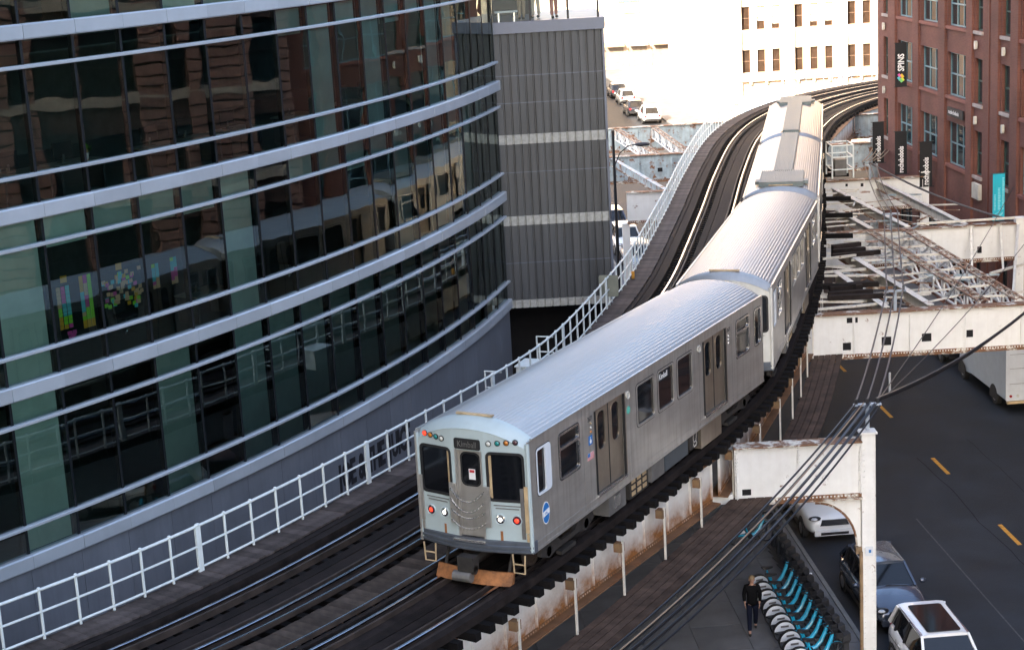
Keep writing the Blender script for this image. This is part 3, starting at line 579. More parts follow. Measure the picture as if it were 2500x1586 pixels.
for y in [75.6, 76.6, 77.8, 78.8, 80., 81.2, 82.5, 84., 85.4, 86.6]:
    x0 = trk(s_at_y(y), 1.4)[0].x; strut((x0, y, RZ - .5), (x0 + rb.uniform(1.4, 2.4), y + rb.uniform(-.8, .4), RZ - .55 + rb.uniform(-.15, .1)), rb.uniform(.025, .045))
for a, b in (((18.2, 74.6, RZ - .2), (22.5, 74.5, RZ - .15)), ((18.2, 60.4, RZ - .6), (22.7, 74.6, RZ - .5)), ((19., 66., RZ - .7), (22.6, 68.5, RZ - .6)), ((18.9, 62.5, RZ - .7), (23., 63.5, RZ - .6)), ((20.1, 72.6, RZ - 2.), (20.6, 74.6, RZ - .5)), ((21.4, 72.4, RZ - 2.), (21.9, 74.6, RZ - .5)), ((12.6, 67., RZ + .05), (14.2, 68.6, RZ - .2))): strut(a, b, .045)
lattice_beam((7.9, 115.9), (9.4, 102.9), -.5, 'rusty lattice beam left of the far track, outer of two')
lattice_beam((10.4, 115.9), (11.3, 102.9), -.5, 'rusty lattice beam left of the far track, inner of two')
ibeam((6.6, 102.3), (8.6, 89.3), -.5, 'stained beam between the far cross girders left of the walkway', m=M['steelb'])
def strut2(a, b, r, m):
    return tag(MB().beam(a, b, r * 2, r * (2 if rb.random() < .5 else 1.2)).build('bracing_bar', M[m]), 'thin stained bracing bar in the tangle right of the train', 'strut', 'stained bracing bars')
for i in range(46):
    y = rb.uniform(60.6, 88.); x0 = trk(s_at_y(y), 1.5)[0].x + rb.uniform(0, 4.6); z = RZ - rb.choice((.45, .55, .75, 1.0, 1.35)); a = rb.choice((0, .12, -.15, .9, -1.0, 1.3)); l = rb.uniform(.9, 2.8)
    strut2((x0, y, z), (x0 + l * math.cos(a), y + l * math.sin(a), z + rb.uniform(-.2, .15)), rb.uniform(.018, .045), rb.choice(('steelc', 'steelc', 'lattice', 'steelb', 'flange')))
for y in (62.2, 65.6, 69., 72.4, 77., 81., 85.):
    x0 = trk(s_at_y(y), 1.4)[0].x
    t = thing('gusset_plate', 'small riveted gusset plate in the bracing right of the train', 'plate', (x0 + 2.2, y, RZ - .5), 0, 'gusset plates'); MB().plate([(-.25, -.2), (.2, -.25), (.3, .1), (.05, .28), (-.28, .15)], (), .02, Matrix.Translation((x0 + 2.2, y, RZ - .42))).build('plate', M['lattice'], t)
for i in range(9):      # junction debris: old ties lying on the beams
    y = rb.uniform(61, 73.5); x0 = trk(s_at_y(y), 1.9)[0].x
    t = tag(MB().beam((x0, y, RZ - .28), (x0 + rb.uniform(1.2, 2.2), y + rb.uniform(-.5, .5), RZ - .3), .2, .18).build('old_tie', M['timber']), 'weathered old tie end sticking out right of the train', 'tie', 'old tie ends')
# service cage on the ties beyond the third car
t = thing('service_cage', 'white framed service cage standing on the ties right of the third car', 'cage', (17.6, 88.6, RZ - .1))
cg = [(17.05, 88.), (18.15, 88.), (18.15, 89.6), (17.05, 89.6)]
for x, y in cg: MB().beam((x, y, RZ - .15), (x, y, RZ + 1.55), .07, .07).build('post', M['railing'], t)
for z in (.3, .95, 1.55):
    for a, b in zip(cg, cg[1:] + cg[:1]): MB().beam((*a, RZ + z), (*b, RZ + z), .06, .06).build('rail', M['railing'], t)
MB().box(17.3, 17.9, 88.5, 89.1, RZ - .1, RZ + .75).build('cabinet', M['grey'], t)
# ---- overhead cable brackets and cables
def bracket(x, y, z, label, h=.75):
    t = thing('cable_bracket', label, 'bracket', (x, y, z)); c = mat('galvanised bracket', (.36, .42, .5), .45, .4)
    MB().box(x - .05, x + .05, y - .05, y + .05, z, z + h).build('stem', c, t); MB().box(x - .38, x + .38, y - .06, y + .06, z + h - .06, z + h).build('cross_arm', c, t)
    for k in (-.3, 0, .3): MB().tube([(x + k, y, z + h), (x + k, y, z + h + .14)], .045, 6).build('insulator', M['dock'], t)
    return Vector((x, y, z + h + .1))
B = [bracket(9.62, 45.05, RZ - .18, 'grey T-shaped cable bracket on top of the column with the arched knee'), bracket(13.75, 59.6, RZ - .42, 'grey T-shaped cable bracket on the big holed cross girder'), bracket(17.05, 74.7, RZ - .42, 'grey T-shaped cable bracket on the second cross girder'), bracket(19.2, 88.9, RZ - .42, 'grey T-shaped cable bracket on the third cross girder')]
B0 = Vector((-1.4, 26.2, RZ + .1))
def sag(a, b, s, n=24): return [a.lerp(b, i / n) - Z * s * 4 * (i / n) * (1 - i / n) for i in range(n + 1)]
for k, (dx, dz, sg, rad) in enumerate(((-.34, 0, .62, .035), (-.22, -.05, .7, .045), (-.1, .03, .66, .022), (.02, 0, .78, .05), (.1, .05, .74, .025), (.2, -.02, .84, .05), (.3, .04, .8, .02), (.36, -.06, .9, .035))):
    tag(MB().tube(sag(B0 + Vector((dx * .75, 0, dz)), B[0] + Vector((dx, -.02, dz - .1)), sg), rad * .8, 6).build('overhead_cable', M['cable'] if k != 2 else mat('tan cable', (.25, .18, .12), .6), None, True), ('leftmost dark', 'second from left dark', 'thin tan', 'thick middle dark', 'thin middle dark', 'thick right-hand dark', 'thinnest dark', 'rightmost dark')[k] + ' cable of the bundle sweeping in front of the arched knee column', 'cable', 'cable bundle in front of the column')
for i in range(3):
    for k, dx in enumerate((-.3, 0, .3)):
        tag(MB().tube(sag(B[i] + Vector((dx, 0, 0)), B[i + 1] + Vector((dx, 0, 0)), .25 + .05 * k), .028, 6).build('twisted_cable', M['cable2'], None, True), ('left', 'middle', 'right')[k] + [' grey twisted cable between the column bracket and the big holed girder', ' grey twisted cable between the big holed girder and the second cross girder', ' grey twisted cable between the second and third cross girders'][i], 'cable', 'twisted cables span %d' % (i + 1))
far = Vector((22.5, 52, RZ + 3.5))
for k, (q, rad, sg, lab) in enumerate(((Vector((19.8, 58.8, RZ + .9)), .05, .5, 'thick black cable rising from the column bracket to the right edge'), (Vector((19.9, 59., RZ + 1.05)), .03, .6, 'second black cable rising beside the thick one to the right edge'), (Vector((22.4, 74.5, RZ + 1.2)), .016, .3, 'thin wire running from the column bracket up past the lattice beams'), (Vector((22.9, 70., RZ + 1.4)), .014, .4, 'thinnest wire running from the column bracket to the far right'))):
    tag(MB().tube(sag(B[0] + Vector((.25, 0, -.05 * k)), q, sg), rad, 6).build('overhead_cable', M['cable'], None, True), lab, 'cable')
tag(MB().tube(sag(B[3], Vector((23.0, 76., RZ - .6)), .3), .05, 6).build('overhead_cable', M['cable2'], None, True), 'grey cable slanting from the third cross girder down in front of the brick building', 'cable')
for k in range(5):
    tag(MB().tube(sag(B[3] + Vector((-.4 + .2 * k, 0, .1)), Vector((25. + k * .7, 112. + k, RZ - .4)), .5), .03, 5).build('overhead_cable', mat('tan cable', (.25, .18, .12), .6), None, True), 'tan cable fanning out from the third cross girder towards the far bend', 'cable', 'tan cables beyond the third cross girder')

# ================================================================== CURVED GLASS OFFICE BUILDING (left)
FH = 4.15; Z4 = -.5; BAY = 1.54; SJ = [.2 + BAY * j for j in range(23)]      # bays in view
gb = thing('glass_office_building', 'curved glass office building with pale horizontal metal bands', 'building', tuple(fac(16, 0, -RZ)[0]))
def fsweep(s0, s1, prof, step=.77):       # prof: (out, z)
    n = max(1, int(abs(s1 - s0) / step)); fr = []
    for i in range(n + 1):
        p, d, nn = fac(s0 + (s1 - s0) * i / n); fr.append((p, nn, Z))
    return MB().sweep(fr, prof)
rg = random.Random(3)
SV = SJ[-1]
for k in range(6):
    zb = Z4 + FH * k
    prof = [(-.1, zb), (.14, zb), (.16, zb + .03), (.16, zb + .33), (.13, zb + .36), (-.1, zb + .36)]
    for j in range(len(SJ)):
        s0 = SJ[j - 1] if j else .02
        e = rg.uniform(-.007, .007); fsweep(s0 + .005, SJ[j] - .005, [(a_ + e, b_ + e * .3) for a_, b_ in prof], 1).build('band_panel', M['band'], gb)
    fsweep(SV, 60, prof, 1.5).build('band_run', M['band'], gb)
    if k == 5: break
    for zc in (1.03, 3.53):
        fsweep(.02, 60, [(-.04, zb + zc - .045), (.1, zb + zc - .045), (.12, zb + zc - .03), (.12, zb + zc + .03), (.1, zb + zc + .045), (-.04, zb + zc + .045)], .77).build('transom', M['band'], gb)
    for j in range(len(SJ)):
        p, d, n = fac(SJ[j]); X = frame(p, d, n, Z)
        MB().box(-.035, .035, -.14, .015, zb + .36, zb + FH, X).build('mullion', M['mull'], gb)
        a = SJ[j - 1] if j else .04
        for z0, z1 in ((zb + .36, zb + .985), (zb + 1.075, zb + 3.485), (zb + 3.575, zb + FH)):
            e = [rg.uniform(-.004, .004) for _ in range(3)]
            A, Bq = fac(a + .02)[0], fac(SJ[j] - .02)[0]; nn = fac((a + SJ[j]) / 2)[2]
            vs = [Bq + nn * e[0] + Z * z0, A + nn * e[1] + Z * z0, A + nn * (e[1] + e[2]) + Z * z1, Bq + nn * (e[0] + e[2]) + Z * z1]
            MB().add(vs, [(0, 1, 2, 3)]).build('window_pane', GL, gb)
    fg = MB()
    for s in range(int((60 - SV) / BAY)):
        a, b = fac(SV + BAY * s)[0], fac(SV + BAY * (s + 1))[0]; fg.add([b + Z * (zb + .36), a + Z * (zb + .36), a + Z * (zb + FH), b + Z * (zb + FH)], [(0, 1, 2, 3)])
    fg.build('far_glazing', GL, gb)
    # floor slab, ceiling and blinds
    fsweep(.1, 60, [(-8, zb - .05), (-.12, zb - .05), (-.12, zb + .3), (-8, zb + .3)], 1.5).build('floor_slab', M['carpet'], gb)
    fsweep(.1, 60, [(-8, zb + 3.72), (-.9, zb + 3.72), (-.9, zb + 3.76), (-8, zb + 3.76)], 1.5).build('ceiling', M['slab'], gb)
    for j in range(1, len(SJ)):
        if k == 0: on = (j <= 13) or j in (15, 18, 20, 21)
        elif k == 1: on = j in (13, 18, 19, 3, 5, 7)
        elif k == 2: on = j in (5, 10, 4, 8)
        else: on = rg.random() < .3
        half = (k == 1 and j in (2, 4, 6, 8, 9, 10, 11, 14, 15, 16, 17)) or (k == 2 and j in (6, 7, 8, 9, 11)) or (k == 3 and rg.random() < .6)
        if on or half:
            g0 = .03 if not (k == 0 and j <= 12) else .28
            lo = zb + .34 if on else zb + 3.55 - rg.uniform(0, .3)
            p0, p1 = fac(SJ[j - 1] + .06, -.2)[0], fac(SJ[j] - g0 - .03, -.2)[0]
            MB().beam((p0.x, p0.y, RZ + (lo + zb + 4.1) / 2), (p1.x, p1.y, RZ + (lo + zb + 4.1) / 2), .01, zb + 4.1 - lo).build('blind', M['blind'], gb)
for k in range(6, 13):        # storeys above the picture
    zb = Z4 + FH * k
    fsweep(.02, 60, [(-.1, zb), (.16, zb), (.16, zb + .36), (-.1, zb + .36)], 1.54).build('band_run', M['band'], gb)
    fsweep(.02, 60, [(-.4, zb + .3), (-.02, zb + .3), (-.02, zb + FH), (-.4, zb + FH)], 1.54).build('upper_glazing', M['tealg'], gb)
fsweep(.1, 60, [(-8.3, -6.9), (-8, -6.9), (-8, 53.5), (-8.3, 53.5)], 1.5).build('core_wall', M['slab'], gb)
fsweep(.02, 60, [(-9, 53.4), (.1, 53.4), (.1, 54.), (-9, 54.)], 1.5).build('roof', M['band'], gb)
fsweep(.03, .12, [(-8.3, -6.9), (-.12, -6.9), (-.12, 53.4), (-8.3, 53.4)], 1).build('end_wall', M['wallp'], gb)
MB().box(-45, -5.5, 66.2, 73., 0, 31).build('shade_wing', M['wallp'], gb)  # unseen wing, added so its shadow keeps the far tracks shaded
for j in range(len(SJ)):     # panelled base wall
    s0 = SJ[j - 1] if j else .02
    fsweep(s0 + .006, SJ[j] - .006, [(-.2, -6.97), (.02, -6.97), (.02, Z4 - .004), (-.2, Z4 - .004)], 1).build('wall_panel', M['wallp'], gb)
fsweep(SV, 60, [(-.2, -6.97), (.02, -6.97), (.02, Z4 - .004), (-.2, Z4 - .004)], 1.5).build('wall_run', M['wallp'], gb)
fsweep(.03, 60, [(-.25, -6.97), (-.0, -6.97), (-.0, Z4 - .03), (-.25, Z4 - .03)], 1.5).build('wall_backing', M['mull'], gb)
lt = thing('wall_lettering', 'dark raised shop lettering on the grey base wall behind the white railing', 'sign', tuple(fac(13.4, .03, -2.2)[0]))
s = 15.95
for ch, w in zip('JOE & THE JUICE', (.3, .4, .36, .16, .4, .16, .36, .4, .36, .18, .3, .4, .2, .38, .36)):
    if ch != ' ':
        p, d, n = fac(s - w / 2, .024, -2.42)
        MB().text(ch, 1.08, frame(p, d, Z, n), .012, 'CENTER', .6, 1., .035).build('letter', M['btext'], lt)
    s -= w * 1.0
# coloured notes stuck inside the glass
def note(s, z, c, lab, grp, w=.118):
    p, d, n = fac(s, -.03, z); a = rg.uniform(-.08, .08); d2 = (d * math.cos(a) + Z * math.sin(a)); u2 = (Z * math.cos(a) - d * math.sin(a))
    o = MB().plate(rc(-w / 2, w / 2, -w * .42, w * .42), (), .003, frame(p, d2, u2, n)).build('sticky_note', NOTE[c]); tag(o, lab, 'note', grp)
CN = ['amber', 'lime', 'cyan', 'pink', 'peach']
def nl(c, where): return '%s sticky note %s' % (CN[c], where)
for col, cs in ((26.12, (4, 4, 4, 4, 4, 1, 1, 0, 0, 0)), (25.98, (3, 3, 3, 3, 2, 2, 2, 1, 1, 0)), (25.84, (2, 2, 2, 2, 2, 2, 2, 1, 1, 3))):
    for i, c in enumerate(cs): note(col, 5.98 - .105 * i, c, nl(c, 'in the leftmost three-wide column behind the glass'), 'notes leftmost column')
for i in range(7): note(26.05 - .1 * rg.random() * 3, 4.86 - .06 * (i % 3), 3, nl(3, 'in the loose row below the leftmost column behind the glass'), 'notes below leftmost column')
note(25.92, 6.2, 0, 'large amber sticky note above the leftmost column behind the glass', None, .2)
for col, cs in ((25.4, (0, 0, 0, 0, 2, 2, 2, 2, 2, 4, 1, 0, 0)), (25.27, (3, 3, 4, 4, 4, 3, 3, 3, 1, 1, 1, 0, 0)), (25.14, (1, 1, 1, 1, 1, 1, 1, 1, 1, 1, 1, 0, 0))):
    for i, c in enumerate(cs): note(col, 6.12 - .1 * i, c, nl(c, 'in the second three-wide column behind the glass'), 'notes second column')
note(24.15, 6.16, 0, 'large amber sticky note above the scattered notes behind the glass', None, .2)
for i in range(72):
    c = rg.choice((4, 4, 0, 3, 2, 1, 4, 2)); s = rg.uniform(23.45, 24.72); note(s, 5.98 - rg.random() * .95 * (1 if s < 24 else .8) + .05 * (24.2 - s), c, nl(c, 'in the wide scatter behind the glass'), 'notes in the scatter')
for col, cs in ((22.98, (1, 2, 2, 2, 2, 3, 4)), (22.85, (2, 2, 2, 2, 4, 4, 4))):
    for i, c in enumerate(cs): note(col, 5.93 - .09 * i, c, nl(c, 'in the fourth narrow column behind the glass'), 'notes fourth column')
for col, cs in ((22.3, (1, 2, 2, 2, 3, 3, 3, 4)), (22.18, (2, 2, 2, 3, 3, 3, 4, 4))):
    for i, c in enumerate(cs): note(col, 5.97 - .085 * i, c, nl(c, 'in the rightmost narrow column behind the glass'), 'notes rightmost column')
# desks, chairs, lamps and other office things close to the glass
FLN = ['lowest', 'second', 'third', 'fourth']
def desk(s, k, w=1.5):
    z = Z4 + FH * k + .3; p, d, n = fac(s, -.75, z); X = frame(p, d, n, Z); t = thing('desk', 'pale desk inside the %s glazed storey %d metres from its far end' % (FLN[k], round(s)), 'desk', tuple(p), 0, 'office desks')
    MB().box(-w / 2, w / 2, -.4, .4, .7, .74, X).build('top', M['desk'], t)
    for a in (-w / 2 + .08, w / 2 - .08): MB().box(a - .03, a + .03, -.35, .35, 0, .7, X).build('leg', M['darkf'], t)
    t2 = thing('monitor', 'dark monitor on the desk in the %s glazed storey %d metres from its far end' % (FLN[k], round(s)), 'monitor', tuple(fac(s + .2, -.85, z + .74)[0]), 0, 'office monitors')
    X2 = X @ Matrix.Translation((-.2, -.1, .74)); MB().box(-.3, .3, -.02, .02, .12, .5, X2).build('screen', M['darkf'], t2); MB().box(-.03, .03, -.03, .03, 0, .2, X2).box(-.12, .12, -.1, .1, 0, .02, X2).build('stand', M['grey'], t2)
for k, ss in ((1, (20.4, 28.3, 31.)), (2, (12.3, 15.4, 18.4, 20.2, 21.6, 24.6, 26.3, 29.4)), (3, (9., 14., 19., 24.))):
    for s in ss: desk(s, k)
for s, k, c, wh_ in ((27.6, 2, 'white', 'leftmost'), (26.2, 2, 'white', 'second from left'), (22.6, 1, 'dark', 'by the sticky notes'), (15.2, 1, 'dark', 'right of the sticky notes'), (9.2, 2, 'dark', 'towards the tower')):
    z = Z4 + FH * k + .3; p, d, n = fac(s, -1.6, z); X = frame(p, d, n, Z); t = thing('office_chair', '%s office chair behind the %s storey glass, %s' % (c, FLN[k], wh_), 'chair', tuple(p)); m = M['desk'] if c == 'white' else M['darkf']
    MB().plate(rr(-.24, .24, -.24, .24, .08), (), .06, X @ Matrix.Translation((0, 0, .48))).build('seat', m, t); MB().plate(rr(-.22, .22, 0, .5, .08), (), .05, X @ Matrix.Translation((0, -.24, .55)) @ Matrix.Rotation(R(90), 4, 'X')).build('backrest', m, t)
    MB().tube([X @ Vector((0, 0, .05)), X @ Vector((0, 0, .45))], .03).build('stem', M['chrome'], t)
    for a in range(5): MB().beam(X @ Vector((0, 0, .06)), X @ Vector((.28 * math.cos(a * 1.257), .28 * math.sin(a * 1.257), .04)), .04, .03).build('foot', M['chrome'], t)
p, d, n = fac(24.3, -.6, Z4 + FH * 2 + 1.04); t = thing('potted_plant', 'small green potted plant on a desk behind the third storey glass', 'plant', tuple(p))
MB().lathe([(.07, 0), (.1, .16)], 10, Matrix.Translation(p)).build('pot', M['guard'], t); lf = MB()
for i in range(60):
    a, e, l = rg.uniform(0, 6.28), rg.uniform(.2, 1.5), rg.uniform(.1, .22); q = Vector((math.cos(a) * math.cos(e), math.sin(a) * math.cos(e), math.sin(e))); w = q.cross(Z).normalized() * .02; b = p + Z * .16
    lf.add([b - w, b + w, b + q * l + w * 2, b + q * l * 1.3, b + q * l - w * 2], [(0, 1, 2, 3, 4)])
lf.build('leaves', mat('bright leaf', (.12, .3, .03), .5), t)
for s, k in ((13.5, 2), (12.0, 2), (20., 3), (6., 1)):
    p, d, n = fac(s, -2.2, Z4 + FH * k + 3.7); tag(MB().lathe([(.12, 0), (.12, .05)], 12, Matrix.Translation(p - Z * .05)).build('ceiling_light', M['spot']), 'lit round ceiling light behind the %s storey glass, %s' % (FLN[k], {13.5: 'left of a pair', 12.0: 'right of a pair', 20.: 'near the top edge', 6.: 'by the tower'}[s]), 'light')

# ================================================================== CLADDED TOWER with terrace
TX0, TX1, TY = -1.6, 4.12, 66.35
tw = thing('cladded_tower', 'charcoal corrugated metal tower beside the glass building', 'tower', (1.5, 68, 0))
def corr_prof(x0, x1, y, dep=.07, pitch=.3):
    pts = []; x = x0
    while x < x1 - .01:
        pts += [(x, y), (min(x + pitch * .72, x1), y), (min(x + pitch * .78, x1), y + dep), (min(x + pitch * .94, x1), y + dep)]; x += pitch
    return pts + [(x1, y)]
def corr_wall(prof, z0, z1): 
    mb = MB(); mb.rings([[(a, b, z0) for a, b in prof], [(a, b, z1) for a, b in prof]], False, False); return mb
zb_, zt_ = RZ - 1.1, RZ + 9.68
pf = corr_prof(TX0, TX1, TY)
corr_wall(pf, zb_, zt_).build('front_cladding', M['corr'], tw)
pr = [(TX1 - (b - TY), TY + (a - TX0)) for a, b in corr_prof(TX0, TX0 + 6, TY)]
corr_wall(pr, zb_, zt_).build('side_cladding', M['corr'], tw)
MB().box(TX0 + .1, TX1 - .1, TY + .1, TY + 6, zb_ + .02, zt_ - .02).build('inner_wall', M['black'], tw)
MB().box(TX1 - .06, TX1 + .03, TY - .03, TY + .06, zb_, zt_).build('corner_trim', M['cap'], tw)
for z, h in ((5.42, .36), (2.22, .36), (-1.1, .3)):
    q = [(a, b - .03) for a, b in corr_prof(TX0, TX1 + .02, TY)]; corr_wall(q, RZ + z, RZ + z + h).build('stained_trim', M['stain'], tw)
    MB().box(TX0, TX1, TY - .03, TY + .06, RZ + z + h, RZ + z + h + .012).build('trim_cap', M['stain'], tw)
for z in (8.05, 7.0, 4.3, .7): MB().box(TX0, TX1, TY - .006, TY + .01, RZ + z, RZ + z + .03).build('lap_joint', M['cap'], tw)
MB().box(TX0 - .05, TX1 + .08, TY - .1, TY + 6.1, RZ + 9.68, RZ + 10.12).build('coping', M['cap'], tw)
MB().box(TX0, TX1 - .2, TY + 3.2, TY + 3.4, 0, RZ - 1.1).build('recess_wall', M['black'], tw)
for x in (TX0 + .3, TX1 - .5): MB().box(x, x + .35, TY + .6, TY + .95, 0, RZ - 1.1).build('pillar', M['blackm'], tw)
MB().box(-1.2, -1.14, TY + 3.1, TY + 3.2, 0.1, 5.).box(-.2, -.14, TY + 3.1, TY + 3.2, .1, 5.).box(-1.2, -.14, TY + 3.1, TY + 3.2, 4.95, 5.01).build('door_frame', M['grey'], tw)
tr = thing('glass_terrace', 'glazed terrace with dark posts on top of the corrugated tower', 'terrace', (1.5, 67, RZ + 10.12))
for x in (TX0 + .3, -.1, 1.35, 2.8, 3.95): MB().box(x - .04, x + .04, TY, TY + .08, RZ + 10.12, RZ + 13.2).build('post', M['blackm'], tr)
for a, b in ((TX0 + .34, -.14), (-.06, 1.31), (1.39, 2.76), (2.84, 3.91)): MB().add([(a, TY + .04, RZ + 10.14), (b, TY + .04, RZ + 10.14), (b, TY + .04, RZ + 13.1), (a, TY + .04, RZ + 13.1)], [(0, 1, 2, 3)]).build('glass_pane', GLT, tr)
MB().box(TX0 + .2, 4.05, TY - .05, TY + 5.9, RZ + 13.2, RZ + 13.5).build('canopy', M['cap'], tr); MB().box(TX0, TX0 + 3.2, TY + 4.5, TY + 4.7, RZ + 10.12, RZ + 13.2).build('back_wall', M['darkf'], tr)
for x, w, lab in ((-.05 + .5, .9, 'low white bench on the glazed terrace'),):
    t = thing('bench', lab, 'bench', (x, TY + .7, RZ + 10.12)); MB().plate(rr(x - w / 2, x + w / 2, TY + .45, TY + .9, .1), (), .06, Matrix.Translation((0, 0, RZ + 10.5))).build('seat', M['guard'], t)
    for a in (-.3, .3): MB().box(x + a - .03, x + a + .03, TY + .55, TY + .8, RZ + 10.12, RZ + 10.44).build('leg', M['chrome'], t)

# ================================================================== BUILDINGS
def wall_frame(): return frame((27.6, 0, 0), (.0565, -.9984, 0), (0, 0, 1), (-.9984, -.0565, 0))
XB = wall_frame()
def window(parent, X, u0, u1, v0, v1, cols, rows, fm, gm, rec=.16, sill=True, fw=.07, sm=None, shade=0.):
    w = obj('window', MB().plate(rc(u0, u1, v0, v1), [rc(u0 + fw + (u1 - u0 - fw) * i / cols, u0 + (u1 - u0 - fw) * (i + 1) / cols, v0 + fw + (v1 - v0 - fw) * j / rows, v0 + (v1 - v0 - fw) * (j + 1) / rows) for i in range(cols) for j in range(rows)], .07, X @ Matrix.Translation((0, 0, -rec))).mesh('window', fm), parent)
    for i in range(cols):
        for j in range(rows):
            a0, a1, b0, b1 = u0 + (u1 - u0) * i / cols, u0 + (u1 - u0) * (i + 1) / cols, v0 + (v1 - v0) * j / rows, v0 + (v1 - v0) * (j + 1) / rows
            e = random.uniform(-.006, .006)
            MB().add([(a0, b0, -rec - .045 + e), (a1, b0, -rec - .045 - e), (a1, b1, -rec - .045 - e), (a0, b1, -rec - .045 + e)], [(0, 1, 2, 3)], X).build('pane', gm, w)
    if shade: MB().box(u0 + fw, u1 - fw, v1 - fw - (v1 - v0) * shade, v1 - fw, -rec - .035, -rec - .03, X).build('blind', M['blindw'], w)
    if sill: MB().box(u0 - .12, u1 + .12, v0 - .16, v0 - .005, -rec + .01, .09, X).build('sill', sm or M['stone'], w)
    return w
bb = thing('brick_building', 'red brick building with teal framed windows on the right', 'building', (23, 82, 0))
cols = [(97.35, 98.4, 1), (92.6, 95.55, 3), (88.25, 91.3, 3), (83.85, 86.85, 3), (81.65, 82.7, 1), (77.9, 79.0, 1), (73.4, 76.5, 3), (69.1, 72.1, 3), (65.4, 67.6, 2)]
holes = []; wins = []
NB = 5
for k in range(NB):
    v0 = RZ + .55 + 3.47 * k
    for a, b, c in cols: holes.append(rc(-b, -a, v0, v0 + 2.17)); wins.append((-b, -a, v0, v0 + 2.17, c, 2, k))
shop = [(92.6, 95.55), (88.25, 91.3), (83.85, 86.85), (73.4, 76.5), (69.1, 72.1)]
for a, b in shop: holes.append(rc(-b, -a, .6, RZ - 2.6))
for a, b in ((81.65, 82.7), (77.9, 79.0)): holes.append(rc(-b, -a, .6, RZ - 2.4))
MB().plate(rc(-99.6, -64, 0, RZ + 18), holes, .35, XB).build('wall', BRICK, bb)
for u0, u1, v0, v1, c, r_, k in wins:
    window(bb, XB, u0, u1, v0, v1, c, r_, M['teal'] if c > 1 else mat('dark green window frame', (.05, .09, .075), .5), M['tealg'], sm=mat('red brick sill', (.22, .08, .06), .8) if c > 1 else M['stone'])
for a, b in shop: window(bb, XB, -b, -a, .6, RZ - 2.6, 2, 1, M['blackm'], M['tealg'], sill=False)
for a, b in ((81.65, 82.7), (77.9, 79.0)): window(bb, XB, -b, -a, .6, RZ - 2.4, 1, 1, M['blackm'], M['tealg'], sill=False)
for a, b in ((95.75, 97.1), (91.45, 92.45), (87., 88.1), (82.85, 83.7), (79.2, 80.2), (76.65, 77.6), (72.3, 73.2), (67.8, 68.9)): MB().box(-b, -a, 0, RZ + 18.3, -.02, .13, XB).build('pier', BRICK, bb)
MB().tube([XB @ Vector((-80.45, .2, .08)), XB @ Vector((-80.45, RZ + 17.5, .08))], .06, 6).build('downpipe', mat('dark red downpipe', (.12, .035, .025), .6), bb, True)
MB().box(-99.6, -64, RZ - 2.5, RZ - 2.3, -.02, .06, XB).build('string_course', mat('red brick sill', (.22, .08, .06), .8), bb)
q0, q1 = XB @ Vector((-99.6, 0, -.3)), XB @ Vector((-64, 0, -.3))
xr = Vector((.9984, .0565, 0))
MB().plate(rc(0, 34, 0, RZ + 18), [rc(2.5 + 4.2 * i, 4. + 4.2 * i, RZ + .55 + 3.47 * k, RZ + 2.7 + 3.47 * k) for i in range(7) for k in range(NB)], .3, frame(q0, xr, Z, (.0565, -.9984, 0)) @ Matrix.Translation((0, 0, -.0))).build('end_wall', BRICK, bb)
MB().box(-99.2, -64.2, 0, RZ + 17.9, -33, -.9, XB).build('core', M['black'], bb)
MB().box(-99.7, -63.9, RZ + 17.9, RZ + 18.2, -33.5, .2, XB).build('roof', M['stone'], bb)
for i, (y, z) in enumerate(((98., 6.78), (82.3, 6.83), (78.5, 6.8), (98., 3.2), (82.3, 3.24), (78.5, 3.27), (97.9, 10.2), (82.3, 10.3), (78.5, 10.3))):
    p = XB @ Vector((-y, RZ + z, .02)); t = thing('wall_lamp', 'white wall lamp on the brick front %s, %s row' % ('at the far corner' if y > 90 else ('left of the downpipe' if y > 80 else 'right of the downpipe'), ('lower', 'middle', 'top')[0 if z < 4 else (1 if z < 8 else 2)]), 'lamp', tuple(p))
    MB().plate(rr(-.09, .09, -.2, .2, .07), (), .12, frame(p + Vector((-.16, 0, 0)), (.0565, -.9984, 0), Z, (-.9984, -.0565, 0))).build('shade', M['lampw'], t); MB().box(-.05, .05, -.08, .08, 0, .04, frame(p, (.0565, -.9984, 0), Z, (-.9984, -.0565, 0))).build('back_plate', M['grey'], t)
t = thing('electrical_box', 'cream metal box on the brick wall below a narrow window', 'box', (22.95, 82.2, RZ - .1)); MB().box(-82.6, -81.6, RZ - .55, RZ + .2, .0, .16, XB).build('case', M['lampw'], t); MB().box(-82.5, -81.7, RZ - .45, RZ + .1, .16, .175, XB).build('door', M['lampw'], t)
# projecting banners
def banner(y, z0, z1, w, label, m, txt, size, extra=None, tm=None, tz=.0, sx=.8):
    p = XB @ Vector((-y, RZ, 0)); out = Vector((-.9984, -.0565, 0)); t = thing('wall_banner', label, 'banner', tuple(p + Z * z0))
    nrm = Vector((.0565, -.9984, 0)); X = frame(p + out * .12, out, Z, nrm * -1)       # x outwards, y up, z = away ... face towards camera is -z
    Xf = frame(p + out * (.12 + w), out * -1, Z, nrm)                                   # front face towards the camera; x runs back to the wall
    MB().box(0, w, z0, z1, -.012, .012, Xf).build('cloth', m, t)
    for z in (z0 + .02, z1 - .02): MB().tube([p + Z * z, p + out * (w + .2) + Z * z], .02, 6).build('bracket_rod', M['blackm'], t, True)
    # vertical lettering reading upwards
    Xt = Xf @ Matrix.Translation((w * .5 + size * .33, z0 + tz, .016)) @ Matrix.Rotation(R(90), 4, 'Z')
    if txt: MB().text(txt, size, Xt, .003, 'LEFT', sx, 1., .012).build('lettering', tm or M['wtext'], t)
    if extra: extra(t, Xf, w)
    return t
